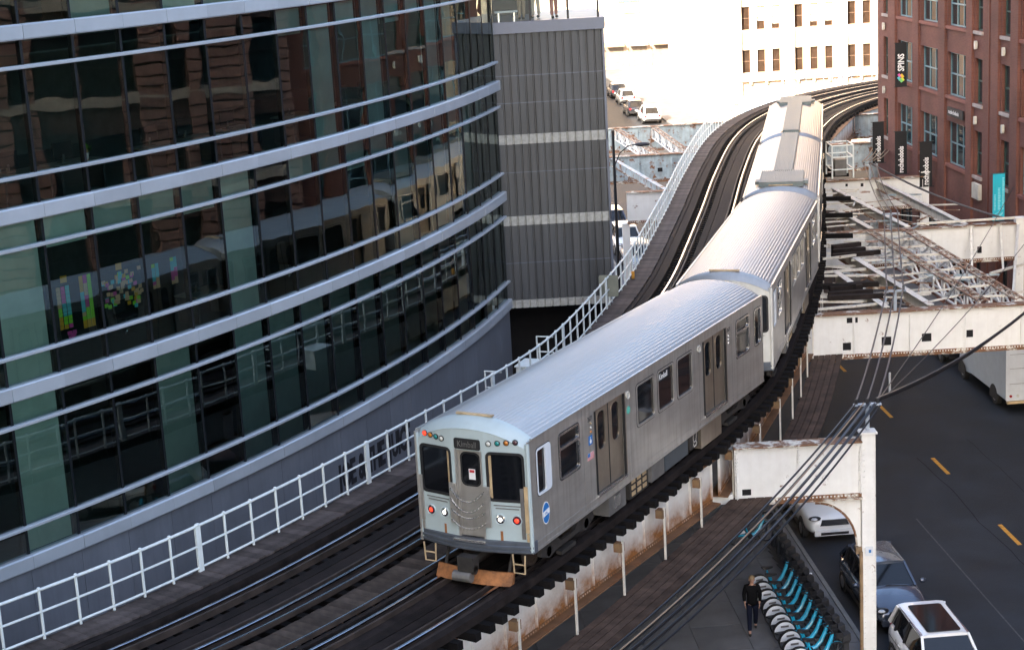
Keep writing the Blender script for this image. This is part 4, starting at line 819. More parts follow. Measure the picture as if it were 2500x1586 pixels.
def spins_mark(t, Xf, w):
    for i, (c, dx, dy) in enumerate((((.6, .7, .05), .08, -.1), ((.7, .1, .4), -.08, .1), ((.1, .5, .6), -.1, -.06), ((.8, .5, .05), .06, .08), ((.2, .6, .2), 0, -.16))):
        MB().plate(rr(-.07, .07, -.11, .11, .03), (), .004, Xf @ Matrix.Translation((w * .5 + dx, 4.32 + dy, .018 + i * .002)) @ Matrix.Rotation(R(35), 4, 'Z')).build('mark', mat('mark colour %d' % i, c, .6, var=0), t)
banner(93.5, 3.8, 6.2, .64, 'black hanging banner with bold white letters and a multicoloured round mark', M['bann'], 'SPINS', .48, spins_mark, None, .85)
banner(98.0, -1.0, 1.4, .66, 'black hanging banner with thin white vertical lettering, farthest of the three alike', M['bann'], 'rochebobois', .4, None, None, .1, .72)
banner(93.5, -1.0, 1.4, .66, 'black hanging banner with thin white vertical lettering, middle of the three alike', M['bann'], 'rochebobois', .4, None, None, .1, .72)
banner(89.0, -1.0, 1.4, .66, 'black hanging banner with thin white vertical lettering, nearest of the three alike', M['bann'], 'rochebobois', .4, None, None, .1, .72)
def cyan_mark(t, Xf, w):
    pm_ = mat('pale cyan print', (.2, .62, .72), .6, var=0); rz_ = random.Random(4)
    MB().plate([(.04, -.72), (.2, -.72), (w - .06, -.5), (w - .1, -.62), (.25, -.8), (.04, -.8)], (), .004, Xf @ Matrix.Translation((0, 0, .016))).build('mark', pm_, t)
    MB().tube([Xf @ Vector((.08 + .04 * i, -.62 + .02 * i * (1 + .05 * i), .016)) for i in range(9)], .012, 4).build('mark', pm_, t)
    for x, z0, z1, lw in ((.07, -.42, .3, .08), (.24, -.4, .62, .13), (.44, -.4, 1.1, .1)):       # three illegible lines of print
        z = z0; l = MB()
        while z < z1: h = rz_.uniform(.03, .07); l.box(x, x + lw * rz_.uniform(.7, 1), z, z + h, .013, .017, Xf); z += h + .02
        l.build('print_line', pm_, t)
banner(78.1, -.93, 1.3, .56, 'bright cyan vertical banner standing out from the brick wall', M['cyan'], '', .17, cyan_mark)
t = thing('wall_sign', 'small black sign with white script above a teal window', 'sign', (22.7, 85, RZ + 3.1)); MB().box(-86.3, -83.9, RZ + 3.05, RZ + 3.5, .14, .2, XB).build('board', M['bann'], t)
MB().text('roche bobois', .3, XB @ Matrix.Translation((-86.1, RZ + 3.18, .205)), .003).build('lettering', M['wtext'], t)

# rusticated brown stone building across the street, beside the brick one (seen mirrored in the glass)
br = thing('brown_stone_building', 'brown rusticated stone building across the street, mirrored in the curved glass', 'building', (25, 40, 0)); h_ = []; wl = []
for k in range(5):
    for i in range(8):
        a = 15.2 + 6.1 * i
        for b in (a + .5, a + 3.):
            h_.append(rc(-b - 1.7, -b, RZ - 5.6 + 4.3 * k, RZ - 2.9 + 4.3 * k)); wl.append(h_[-1])
XS = frame((27.6, 0, 0), (.0565, -.9984, 0), (0, 0, 1), (-.9984, -.0565, 0))
MB().plate(rc(-63.8, -12, 0, 25), h_, .5, XS).build('wall', mat('dark stone joint', (.06, .035, .03), .9), br)
for h in wl: window(br, XS, h[0][0], h[1][0], h[0][1], h[2][1], 1, 2, M['darkf'], M['tealg'], .25, True, .06, M['brownl'])
cb = MB(); rc_ = random.Random(9)
for i in range(9):
    a = 15.2 + 6.1 * i
    for u0, u1 in ((-a - .5 + .02, -a + 1.4 - .02), (-a - 3. + .02, -a - 2.2 - .02)):
        z = .1
        while z < 24.5:
            cb.box(u0 + rc_.uniform(0, .06), u1 - rc_.uniform(0, .06), z + .03, z + .45, -.02, .1 + rc_.uniform(0, .1), XS); z += .5
tag(cb.build('stone_courses', M['brown'], br), kind='stuff')
for k in range(6): MB().box(-63.8, -12, RZ - 1.75 + 4.3 * (k - 1), RZ - 1.45 + 4.3 * (k - 1), -.02, .16, XS).build('string_course', M['brownl'], br)
MB().box(-63.5, -12.2, 0, 25, -22, -1, XS).build('core', M['black'], br)
# tall block behind the camera on the left, which keeps the street in shade
ob = thing('office_block', 'tall stone office block behind the viewer, out of view', 'building', (-30, -25, 0))
MB().box(-75, -7, -45, -5, 0, 80).build('wall', M['brownl'], ob)
for k in range(19): MB().box(-74, -8, -5.02, -4.9, 2 + 4.1 * k, 3.6 + 4.1 * k).build('window_band', M['tealg'], ob)

# ---- sunlit buildings beyond the bend
sb = thing('sunlit_loft_building', 'sunlit cream pier-fronted loft building beyond the bend', 'building', (30, 152, 0)); YB = 150.
XF = frame((0, YB, 0), (1, 0, 0), (0, 0, 1), (0, -1, 0)); wx = []
for g_ in range(9):
    x = 21.35 + 4.6 * g_; wx += [(x + 1.3 * i, x + 1.3 * i + .7) for i in range(3)]
hs = [rc(a, b, RZ - .55 + 3.7 * k, RZ + 1.45 + 3.7 * k) for k in range(0, 10) for a, b in wx]
low = [rc(a - .2, b + .25, 1.2, 3.6) for a, b in wx[::1]]
MB().plate(rc(20.4, 62, 0, RZ + 42), hs + low, .4, XF).build('wall', M['sun1'], sb)
for n_, h in enumerate(hs): 
    if h[0][0] < 34 and h[0][1] < RZ + 9: window(sb, XF, h[0][0], h[1][0], h[0][1], h[2][1], 1, 2, mat('brown window frame', (.12, .07, .045), .6), M['winb'], .2, True, .05, M['sun1'], shade=random.choice((0, 0, .3, .6, .75)) if h[0][1] > RZ + 2 else 0.)
    else: MB().add([(h[0][0], h[0][1], -.22), (h[1][0], h[0][1], -.22), (h[1][0], h[2][1], -.22), (h[0][0], h[2][1], -.22)], [(0, 1, 2, 3)], XF).build('window', M['winb'], sb)
for h in low: window(sb, XF, h[0][0], h[1][0], h[0][1], h[2][1], 1, 1, M['blackm'], M['winb'], .2, False)
for g_ in range(10):
    x = 20.4 + 4.6 * g_; MB().box(x, x + .85, 3.9, RZ + 42, -.01, .32, XF).build('pier', M['sun1'], sb)
    for i in (1, 2):
        xx = 21.35 + 4.6 * g_ + 1.3 * i - .42; MB().box(xx, xx + .26, RZ - .7, RZ + 40, -.01, .14, XF).build('slim_pier', M['sun1'], sb)
MB().box(20.3, 62.2, RZ - 1.25, RZ - .85, -.01, .5, XF).build('cornice', M['sun1'], sb)
for i in range(30): MB().box(20.5 + 1.38 * i, 20.7 + 1.38 * i, RZ - 1.55, RZ - 1.255, -.01, .4, XF).build('cornice_bracket', M['sun1'], sb)
XL = frame((20.4, 0, 0), (0, -1, 0), (0, 0, 1), (-1, 0, 0))
hl = [rc(-y - 1., -y, RZ - .5 + 3.7 * k, RZ + 1.4 + 3.7 * k) for k in range(10) for y in [153 + 5.2 * i for i in range(9)]]
MB().plate(rc(-205, -150.42, 0, RZ + 42), hl, .4, XL).build('side_wall', M['sun1'], sb)
for h in hl:
    if h[0][1] < RZ + 5: window(sb, XL, h[0][0], h[1][0], h[0][1], h[2][1], 1, 2, mat('brown window frame', (.12, .07, .045), .6), M['blindw'], .12, True, .13, M['sun1'])
    else: MB().add([(h[0][0], h[0][1], -.22), (h[1][0], h[0][1], -.22), (h[1][0], h[2][1], -.22), (h[0][0], h[2][1], -.22)], [(0, 1, 2, 3)], XL).build('window', M['blindw'], sb)
MB().box(20.9, 61.9, 150.6, 204, 0, RZ + 41.9).build('core', M['sun2'], sb)
t = thing('advert_panel', 'pale blue panel with white brushed script behind the far railing', 'panel', (23, 146, 2)); MB().box(20.6, 24.6, 146, 146.12, RZ - 4.2, RZ - 2.1).build('board', M['ltblue'], t)
for a in (20.9, 22.6, 24.2): MB().box(a, a + .12, 146.02, 146.1, 0, RZ - 4.2).build('leg', M['blackm'], t)
MB().tube([(21.6 + .2 * i, 145.98, RZ - 3.2 + .25 * math.sin(i * 1.9) + .05 * i) for i in range(13)], .07, 5).build('script_stroke', M['wtext'], t)
eb = thing('sunlit_end_building', 'overexposed sunlit building closing the far end of the street', 'building', (0, 232, 0)); XE = frame((0, 230, 0), (1, 0, 0), (0, 0, 1), (0, -1, 0))
he = [rc(x, x + 1.6, 4.5 + 4.1 * k, 6.9 + 4.1 * k) for k in range(9) for x in [-58 + 4.4 * i for i in range(17)]]
MB().plate(rc(-62, 26, 0, 48), he, .4, XE).build('wall', M['sun1'], eb)
for h in he:
    if h[0][0] > 4 and h[0][1] < 12: window(eb, XE, h[0][0], h[1][0], h[0][1], h[2][1], 2, 2, mat('brown window frame', (.12, .07, .045), .6), M['blindw'], .2, True, .09, M['sun1'])
    else: MB().add([(h[0][0], h[0][1], -.25), (h[1][0], h[0][1], -.25), (h[1][0], h[2][1], -.25), (h[0][0], h[2][1], -.25)], [(0, 1, 2, 3)], XE).build('window', M['blindw'], eb)
for i in range(5):
    x = 8.2 + 3.1 * i; MB().box(x, x + 2.5, 229.9, 229.98, .4, 3.1).build('shop_front', mat('dim shop glass', (.2, .17, .14), .2), eb); MB().box(x - .12, x, 229.8, 229.99, 0, 3.5).build('shop_pier', M['sun2'], eb)
    MB().add([(x - .1, 229.98, 3.7), (x + 2.6, 229.98, 3.7), (x + 2.6, 228.6, 3.15), (x - .1, 228.6, 3.15)], [(0, 1, 2, 3)]).build('awning', mat('dusty pink awning', (.45, .36, .33), .8) if i % 2 else mat('brown awning', (.28, .19, .12), .8), eb)
MB().box(-61.5, 19, 230.6, 260, 0, 47.8).build('core', M['sun2'], eb)
for z0, z1, m, nm, lab in ((RZ + 1.9, RZ + 3.2, M['greensg'], 'green_sign', 'green sign panel on the overexposed far building'), (RZ + .4, RZ + 1.2, M['sun2'], 'brown_sign', 'brown sign panel below the green one on the far building')):
    t = thing(nm, lab, 'sign', (17.9, 229, z0)); MB().box(16.4, 19.2, 229.7, 229.9, z0, z1).build('board', m, t); MB().box(16.3, 19.3, 229.68, 229.92, z1, z1 + .1).build('hood', M['sun1'], t)
lb = thing('left_far_building', 'sunlit low building on the left of the far street, beyond the tower', 'building', (-8, 170, 0))
MB().box(-30, road(150, -11.5), 141, 226, 0, 13).build('wall', M['sun2'], lb)
for i in range(14): MB().box(road(150, -11.5), road(150, -11.5) + .1, 143 + 6 * i, 147 + 6 * i, 4.8, 7.4).build('window', M['blindw'], lb)
for i in range(7): MB().add([(road(150, -11.5), 144 + 12 * i, 4.2), (road(150, -11.5), 152 + 12 * i, 4.2), (road(150, -9.6), 152 + 12 * i, 3.1), (road(150, -9.6), 144 + 12 * i, 3.1)], [(0, 1, 2, 3)]).build('awning', mat('dusty pink awning', (.45, .36, .33), .8), lb)

# ================================================================== TRAIN
CL, HW = 14.63, 1.40
def zroof(x): return 3.22 + .43 * (1 - abs(x / 1.41) ** 2.3)
SIDEWIN = [(.5, 1.15, 'cab'), (1.58, 2.6, 'slide'), (5.75, 6.82, 'fix'), (7.03, 8.05, 'sign'), (8.26, 9.28, 'fix'), (12.42, 13.42, 'slide'), (13.84, 14.36, 'cab')]
DOORS = [(3.42, 4.98), (10.02, 11.58)]
def side_frame(sgn):   # plate local (u = distance from the front end, v = z above rail), front facing outwards
    return frame((HW, 0, 0), (0, 1, 0), (0, 0, 1), (1, 0, 0)) if sgn > 0 else frame((-HW, CL, 0), (0, -1, 0), (0, 0, 1), (-1, 0, 0))
def mir(a, b, sgn): return (a, b) if sgn > 0 else (CL - b, CL - a)
def disc(r, n=14, sx=1., sy=1.): return [(r * sx * math.cos(2 * math.pi * i / n), r * sy * math.sin(2 * math.pi * i / n)) for i in range(n)]
def make_car(label, X, kind, num):
    t = thing('train_car', label, 'train car', (0, 0, 0), 0, 'cars of the silver train', local=True); t.matrix_basis = X
    for sgn in (1, -1):
        F = side_frame(sgn)
        hw_ = [rr(*mir(a, b, sgn), 1.93, 2.97, .09) for a, b, k in SIDEWIN]; hd = [rc(*mir(a, b, sgn), .99, 3.0) for a, b in DOORS]
        cpart(('side', sgn), 'body_side', lambda: MB().plate(rc(.16, CL - .1, .76, 3.24), hw_ + hd, .04, F), M['ss'], t)
        cpart(('sill', sgn), 'side_sill', lambda: MB().box(.14, CL - .1, .72, .78, -.05, .012, F).box(.14, CL - .1, .99 - .09, .93, .0, .008, F), M['ss'], t)
        cpart(('gutter', sgn), 'gutter', lambda: MB().box(.3, CL - .2, 3.235, 3.275, -.03, .02, F), M['ss'], t)
        for a, b, k in SIDEWIN:
            u0, u1 = mir(a, b, sgn); fm = M['sstrim'] if k != 'fix' and k != 'sign' else M['ss']
            def wf():
                h = [rr(u0 + .035, u1 - .035, 1.965, 2.935, .07)] if k != 'slide' else [rr(u0 + .04, u1 - .04, 1.97, 2.6, .05), rr(u0 + .04, u1 - .04, 2.66, 2.93, .05)]
                if k == 'cab': h = [rr(u0 + .03, u0 + (u1 - u0) * (.62 if sgn > 0 else .8), 1.965, 2.935, .05)] if b < 2 else h
                return MB().plate(rr(u0 - .015, u1 + .015, 1.915, 2.985, .1), h, .035, F @ Matrix.Translation((0, 0, .014)))
            w = cpart(('wf', sgn, a), 'window', wf, M['guard'] if (k == 'cab' and a < 2) else fm, t)
            cpart(('wk', sgn, a), 'gasket', lambda: MB().plate(rr(u0 - .032, u1 + .032, 1.898, 3.002, .115), [rr(u0 + .0, u1 - .0, 1.93, 2.97, .09)], .02, F @ Matrix.Translation((0, 0, .006))), M['rubber'], w)
            cpart(('wg', sgn, a), 'pane', lambda: MB().plate(rc(u0 - .01, u1 + .01, 1.92, 2.98), (), .004, F @ Matrix.Translation((0, 0, -.026))), M['blackg'], w)
            if k == 'sign' and sgn > 0 and kind == 'lead':
                MB().plate(rc(u0 + .1, u1 - .2, 2.68, 2.9), (), .003, F @ Matrix.Translation((0, 0, -.02))).build('destination_sign', M['bann'], w)
                MB().text('Kimball', .21, F @ Matrix.Translation((u0 + .13, 2.72, -.017)), .002, 'LEFT', .85).build('sign_lettering', M['wtext'], w)
        for a, b in DOORS:
            u0, u1 = mir(a, b, sgn); mid = (u0 + u1) / 2
            for q0, q1 in ((u0 + .02, mid - .012), (mid + .012, u1 - .02)):
                c_ = (q0 + q1) / 2; Fd = F @ Matrix.Translation((0, 0, -.035))
                d = cpart(('dl', sgn, q0), 'door', lambda: MB().plate(rc(q0, q1, 1.0, 2.99), [rr(c_ - .2, c_ + .2, 1.98, 2.9, .15, 6)], .03, Fd), M['ssdoor'], t)
                cpart(('dg', sgn, q0), 'pane', lambda: MB().plate(rc(c_ - .24, c_ + .24, 1.94, 2.94), (), .004, Fd @ Matrix.Translation((0, 0, -.018))), M['blackg'], d)
                cpart(('dr', sgn, q0), 'window_rim', lambda: MB().plate(rr(c_ - .225, c_ + .225, 1.955, 2.925, .17, 6), [rr(c_ - .195, c_ + .195, 1.985, 2.895, .145, 6)], .012, Fd @ Matrix.Translation((0, 0, .008))), M['ssdoor'], d)
            cpart(('ds', sgn, u0), 'door_seal', lambda: MB().box(mid - .018, mid + .018, 1.0, 2.98, -.07, -.028, F).box(u0 - .03, u0 + .012, .99, 2.99, -.02, .03, F).box(u1 - .012, u1 + .03, .99, 2.99, -.02, .03, F), M['rubber'], t)
            cpart(('dt', sgn, u0), 'threshold', lambda: MB().box(u0 - .03, u1 + .03, .93, .99, -.03, .05, F), M['sstrim'], t)
            cpart(('dh', sgn, u0), 'door_post', lambda: MB().box(u1 + .03, u1 + .1, 1.0, 3.0, -.0, .02, F), M['ssdoor'], t)
            sp = u1 + .26 if sgn > 0 and a < 6 else u0 - .28
            cpart(('dsp', sgn, u0), 'speaker', lambda: MB().lathe([(.1, 0), (.1, .03), (.075, .032), (.07, .02)], 14, F @ Matrix.Translation((sp, 2.88, 0))), M['lampw'], t)
        # panel seams and side lights
        cpart(('seams', sgn), 'panel_seam', lambda: [MB().box(u - .004, u + .004, .8, 1.9, -.001, .003, F) for u in (0,)][0] if False else _seams(F, sgn), M['grey'], t)
    # corrugated roof
    def roofm():
        n = 33; rg_ = []
        pr = []
        for i in range(n * 2 + 1):
            x = -1.33 + 2.66 * i / (n * 2); z = zroof(x); pr.append((x, z + (.011 if i % 2 else 0) + .006))
        ring = [(-1.41, 3.25), (-1.405, 3.27), (-1.36, zroof(-1.36))] + pr + [(1.36, zroof(1.36)), (1.405, 3.27), (1.41, 3.25)]
        return MB().rings([[(x, y, z) for x, z in ring] for y in (.42, CL - .3)], False, False)
    cpart('roof', 'roof', roofm, M['ssroof'], t)
    def capm(y0, y1, dz):
        rings = []
        for k in range(6):
            f = k / 5; y = y0 + (y1 - y0) * f; e = math.sin(f * math.pi / 2)
            rings.append([(x * (.985 + .015 * e), y + (0.17 * (x / 1.4) ** 2 * (1 - f) if y0 < y1 else -.0), (3.12 + .0) * 0 + (zroof(x) + .012 - dz * (1 - e))) for x in [-1.4 + 2.8 * i / 28 for i in range(29)]])
        return MB().rings(rings, False, False)
    cpart('capf' if kind == 'lead' else 'capf2', 'front_cap', lambda: capm(-.02, .43, .2), M['cabp'] if kind == 'lead' else M['ssroof'], t, smooth=60)
    cpart('capr', 'rear_cap', lambda: capm(CL + .0, CL - .31, .12), M['ssroof'], t, smooth=60)
    cpart('vent', 'roof_strip', lambda: MB().box(-.45, .45, .36, .46, zroof(.3) + .02, zroof(0) + .04), M['wear'], t)
    cpart('pan', 'floor_pan', lambda: MB().box(-1.36, 1.36, .2, CL - .12, .74, 1.0), M['under'], t)
    cpart('void', 'interior', lambda: MB().box(-1.33, 1.33, .3, CL - .2, 1.0, 3.2), M['black'], t)
    # ---- front end: centre panel with door, two raked wings
    pm = M['cabp'] if kind == 'lead' else M['endp']
    def wing(sgn):
        a, b = Vector((.4 * sgn, 0., 0)), Vector((1.37 * sgn, .15, 0)); dx = (b - a).normalized(); L_ = (b - a).length
        if sgn > 0: return frame(a, dx, Z, dx.cross(Z)), L_
        return frame(b, dx * -1, Z, (dx * -1).cross(Z)), L_
    for sgn in (1, -1):
        F, L_ = wing(sgn); w0, w1 = (.06, .88) if sgn > 0 else (L_ - .88, L_ - .06)
        def top(u): x = (.4 + u * .99) if sgn > 0 else -(1.37 - u * .99); return zroof(x) - .185
        out = [(0, .98), (L_, .98)] + [(L_ * (1 - i / 8), top(L_ * (1 - i / 8))) for i in range(9)]
        wing_o = cpart(('wing', sgn, kind), 'front_wing', lambda: MB().plate(out, [rr(w0, w1, 1.9, 2.96, .1)], .05, F), pm, t)
        wn_ = cpart(('wingw', sgn), 'windscreen', lambda: MB().plate(rr(w0 - .03, w1 + .03, 1.87, 2.99, .12), [rr(w0 + .025, w1 - .025, 1.925, 2.935, .09)], .03, F @ Matrix.Translation((0, 0, .012))), M['rubber'], t)
        cpart(('wingg', sgn), 'pane', lambda: MB().plate(rc(w0, w1, 1.9, 2.96), (), .004, F @ Matrix.Translation((0, 0, -.02))), M['blackg'], wn_)
        cpart(('wingt', sgn), 'window_inset', lambda: MB().box(w0 + .03 if sgn > 0 else w1 - .09, w0 + .09 if sgn > 0 else w1 - .03, 1.94, 2.9, -.019, -.01, F), M['wear'], wn_)
        cpart(('wingv', sgn), 'grille_slot', lambda: MB().box(w0 + .1, w1 - .1, 1.775, 1.795, 0, .012, F).box(w0 + .14, w1 - .14, 1.71, 1.73, 0, .012, F), M['grey'], t)
        # corner post and wear strip
        cx, cy = 1.375 * sgn, .15
        cpart(('post', sgn, kind), 'corner_post', lambda: MB().tube([(cx, cy + .012, .76), (cx, cy + .012, 3.2)], .05, 8), pm, t, smooth=True)
        if kind == 'lead':
            ww = L_ - .06 if sgn > 0 else .06
            MB().box(ww - .045, ww + .045, 1.2, 2.25, .0, .03, F).box(ww - .03, ww + .03, 1.0, 1.18, 0, .025, F).build('wear_strip', M['wear'] if sgn > 0 else M['ss'], t)
            if sgn > 0: MB().box(ww - .14, ww - .06, 1.05, 2.2, .0, .02, F).build('step_plate', M['grey'], t)
            MB().box(.28 if sgn > 0 else L_ - .34, .34 if sgn > 0 else L_ - .28, .98, 1.2, .0, .003, F).build('rust_streak', M['orange'], t)
            for i, m in enumerate((M['dimwhite'], M['teall'], M['amber'], M['dimred'] if sgn > 0 else M['redlit'])):
                u = (.12 + .205 * i) if sgn > 0 else L_ - (.26 + .155 * i)
                lp_ = MB().lathe([(.066, 0), (.066, .02), (.052, .022)], 14, F @ Matrix.Translation((u, 3.17 + .02 * i, 0))).build('marker_light', M['rubber'], t)
                MB().lathe([(.05, .0), (.05, .02), (.035, .035), (.0, .04)], 12, F @ Matrix.Translation((u, 3.17 + .02 * i, .004))).build('lens', m, lp_, True)
            for u, m, ml in (((.3, M['chrome'], M['whitelit']), (.68, M['dimred'], M['redlit']))):
                uu = u if sgn > 0 else L_ - u
                hl_ = MB().lathe([(.125, 0), (.13, .012), (.115, .03), (.1, .018)], 18, F @ Matrix.Translation((uu, 1.47, 0)), True).build('headlight', M['cabp'], t, True)
                MB().lathe([(.1, .019), (.075, .03), (.0, .034)], 16, F @ Matrix.Translation((uu, 1.47, 0))).build('bowl', m, hl_, True)
                MB().lathe([(.05, .032), (.03, .045), (.0, .048)], 12, F @ Matrix.Translation((uu, 1.47, 0))).build('lens', ml, hl_, True)
    FC = frame((0, 0.0, 0), (1, 0, 0), (0, 0, 1), (0, -1, 0))
    topc = [(.4 - .8 * i / 8, zroof(.4 - .8 * i / 8) - .185) for i in range(9)]
    cpart(('centre', kind), 'front_centre', lambda: MB().plate([(-.4, .98), (.4, .98)] + topc, [rc(-.33, .33, .985, 2.97)], .05, FC), pm, t)
    FD = FC @ Matrix.Translation((0, 0, -.09))
    d = cpart('enddoor', 'end_door', lambda: MB().plate(rc(-.34, .34, .98, 2.98), [rr(-.22, .22, 2.16, 2.88, .12)], .03, FD).box(-.34, -.29, .98, 2.98, 0, .09, FD).box(.29, .34, .98, 2.98, 0, .09, FD), M['ss'], t)
    cpart('enddoorg', 'pane', lambda: MB().plate(rc(-.25, .25, 2.12, 2.92), (), .004, FD @ Matrix.Translation((0, 0, -.015))), M['blackg'], d)
    cpart('enddoorr', 'window_rim', lambda: MB().plate(rr(-.25, .25, 2.13, 2.91, .14), [rr(-.21, .21, 2.17, 2.87, .115)], .012, FD @ Matrix.Translation((0, 0, .009))), M['rubber'], d)
    cpart('enddoork', 'threshold', lambda: MB().box(-.4, .4, -.16, .02, .93, .975), M['sstrim'], t)
    def bump():
        fr_ = []
        for i in range(17):
            x = -1.42 + 2.84 * i / 16; y = -.10 + .27 * (abs(x) / 1.4) ** 1.7; fr_.append((Vector((x, y, 0)), Vector((0, 1, 0)), Z))
        return MB().sweep(fr_, [(-.02, .72), (.16, .72), (.16, .985), (-.02, .985), (-.02, .9), (-.045, .885), (-.045, .84), (-.02, .83), (-.02, .8), (-.045, .79), (-.045, .75)])
    cpart(('bump', kind), 'bumper', bump, mat('dark slate bumper', (.1, .115, .14), .45, .3, streak=.2), t)
    cpart('chplate', 'chain_plate', lambda: MB().box(-.5, -.34, 1.28, 2.2, -.01, .045, FC).box(.34, .5, 1.28, 2.2, -.01, .045, FC), M['ss'], t)
    for k in range(4 if kind == 'lead' else 3):
        z = 2.12 - .24 * k
        def chain():
            mb = MB(); n = 22
            for i in range(n):
                a, b = i / n, (i + 1) / n; f = lambda q: Vector((-.42 + .84 * q, -.13 - .05 * math.sin(math.pi * q), z - .26 * 4 * q * (1 - q) * (1 if k < 2 else .6)))
                p, q = f(a), f(b); mb.beam(p - (q - p) * .25, q + (q - p) * .25, .034 if i % 2 else .014, .014 if i % 2 else .034)
            return mb
        cpart(('chain', k), 'safety_chain', chain, M['sstrim'] if kind == 'lead' else M['wear'], t)
    # rear end
    cpart('rear', 'rear_end', lambda: MB().plate([(-1.38, .78), (1.38, .78)] + [(1.38 - 2.76 * i / 16, zroof(1.38 - 2.76 * i / 16) - .1) for i in range(17)], [rr(-1.2, -.55, 1.9, 2.95, .1), rr(.55, 1.2, 1.9, 2.95, .1), rc(-.35, .35, .98, 2.9)], .05, frame((0, CL - .06, 0), (-1, 0, 0), (0, 0, 1), (0, 1, 0))), M['ss'], t)
    cpart('rearg', 'rear_glass', lambda: MB().box(-1.25, 1.25, CL - .125, CL - .12, .98, 3.0), M['blackg'], t)
    # couplers
    for y, s_ in ((-.28, -1), (CL + .2, 1)):
        cpart(('coup', s_), 'coupler', lambda: MB().box(-.2, .2, y - .12, y + .12, .34, .66).box(-.08, .08, y - .1 if s_ < 0 else y - .9, y + .9 if s_ < 0 else y + .1, .44, .58).lathe([(.1, -.2), (.1, .2)], 10, Matrix.Translation((0, y - .02, .36)) @ Matrix.Rotation(R(90), 4, 'Y')), M['under'], t)
    if kind == 'lead':
        # plough, steps, logo, stickers, numbers
        pl_ = MB(); rg_ = []
        for i in range(11):
            x = -.95 + 1.9 * i / 10; y = -.1 + .12 * (abs(x) / .95) ** 2; rg_.append([(x, y, -.02), (x, y - .12, .0), (x, y + .02, .26), (x, y + .08, .26)])
        pl_.rings(rg_); pl_.build('plough', M['orange'], t)
        for x in (-.8, .8): MB().beam((x, .1, .2), (x, .4, .8), .06, .05).build('plough_hanger', M['under'], t)
        MB().lathe([(.12, -.22), (.12, .22)], 12, Matrix.Translation((-.1, -.36, .2)) @ Matrix.Rotation(R(90), 4, 'Y')).build('coupler_head', M['grey'], t)
        for x in (-1.12, 1.12): MB().tube([(x - .15, .0, .72), (x - .13, -.0, .3), (x + .13, -.0, .3), (x + .15, .0, .72)], .022, 5).tube([(x - .14, -.0, .5), (x + .14, -.0, .5)], .02, 5).build('step', M['wear'], t, True)
        sg = MB().plate(rr(-.32, .32, 3.0, 3.24, .04), (), .03, FC @ Matrix.Translation((0, 0, .025))).build('destination_box', M['rubber'], t)
        MB().text('Kimball', .2, FC @ Matrix.Translation((0, 3.05, .03)), .002, 'CENTER', .8).build('sign_lettering', M['grey'], sg)
        nt_ = MB().plate(rc(-.08, .08, 2.28, 2.52), (), .003, FD @ Matrix.Translation((.02, 0, -.012))).build('paper_notice', M['wtext'], t)
        MB().plate(rc(-.06, .06, 2.44, 2.5), (), .002, FD @ Matrix.Translation((.02, 0, -.008))).build('print', M['red'], nt_)
        Fs = side_frame(1)
        lg = MB().plate(disc(.215, 24, .8, 1.2), (), .004, Fs @ Matrix.Translation((.82, 1.44, .006))).build('logo', M['wtext'], t)
        MB().plate(disc(.195, 24, .8, 1.2), (), .004, Fs @ Matrix.Translation((.82, 1.44, .0085))).build('disc', M['blue'], lg)
        MB().plate([(-.15, -.07), (.15, -.03), (.15, .09), (-.15, .05)], (), .004, Fs @ Matrix.Translation((.82, 1.44, .011))).build('stripe', M['wtext'], lg)
        MB().text('cta', .1, Fs @ Matrix.Translation((.75, 1.415, .013)), .001).build('lettering', M['blue'], lg)
        fl = MB().plate(rc(2.98, 3.3, 1.93, 2.1), (), .003, Fs @ Matrix.Translation((0, 0, .005))).build('flag_sticker', M['wtext'], t)
        for i in range(6): MB().box(2.98, 3.3, 1.935 + .028 * i, 1.949 + .028 * i, .005, .008, Fs).build('stripe', M['red'], fl)
        MB().box(2.98, 3.1, 2.015, 2.1, .0085, .01, Fs).build('canton', M['blue'], fl)
        wc = MB().plate(rc(3.06, 3.26, 2.28, 2.5), (), .003, Fs @ Matrix.Translation((0, 0, .005))).build('access_sticker', M['blue'], t)
        MB().lathe([(.05, 0), (.05, .002)], 12, Fs @ Matrix.Translation((3.16, 2.36, .006))).box(3.14, 3.16, 2.38, 2.47, .006, .009, Fs).build('symbol', M['wtext'], wc)
        MB().lathe([(.1, 0), (.1, .004)], 14, Fs @ Matrix.Translation((5.27, 2.5, 0))).build('green_sticker', M['green'], t)
        for u in (3.05, 11.75): MB().text(num, .16, Fs @ Matrix.Translation((u, 2.84, .005)), .002, 'LEFT', .8).build('car_number', M['btext'], t)
        for i, m in enumerate((M['wear'], M['dimwhite'], M['amber'])): MB().lathe([(.028, 0), (.02, .02)], 8, Fs @ Matrix.Translation((3.2, 2.78 - .1 * i, 0))).build('side_light', m, t); 
        for i, m in enumerate((M['dimwhite'], M['dimwhite'], M['dimwhite'])): MB().lathe([(.028, 0), (.02, .02)], 8, Fs @ Matrix.Translation((11.85, 2.72 - .1 * i, 0))).build('side_light', m, t)
    if kind == 'acA' or kind == 'acB':
        def y_(f): return CL * f if kind == 'acA' else CL * (1 - f)
        def grooved(x0, x1, f0, f1):
            mb = MB(); a, b = sorted((y_(f0), y_(f1))); n = max(3, int((x1 - x0) / .075)); pr = []
            for i in range(n):
                xa, xb = x0 + (x1 - x0) * i / n, x0 + (x1 - x0) * (i + .55) / n; pr += [(xa, 0), (xa, .03), (xb, .03), (xb, 0)]
            z0 = zroof(max(abs(x0), abs(x1)) * .4) + .12
            mb.rings([[(x, a, z0 + h) for x, h in pr], [(x, b, z0 + h) for x, h in pr]], False, False)
            mb.box(x0, x1, a, b, z0 - .16, z0 + .004); return mb
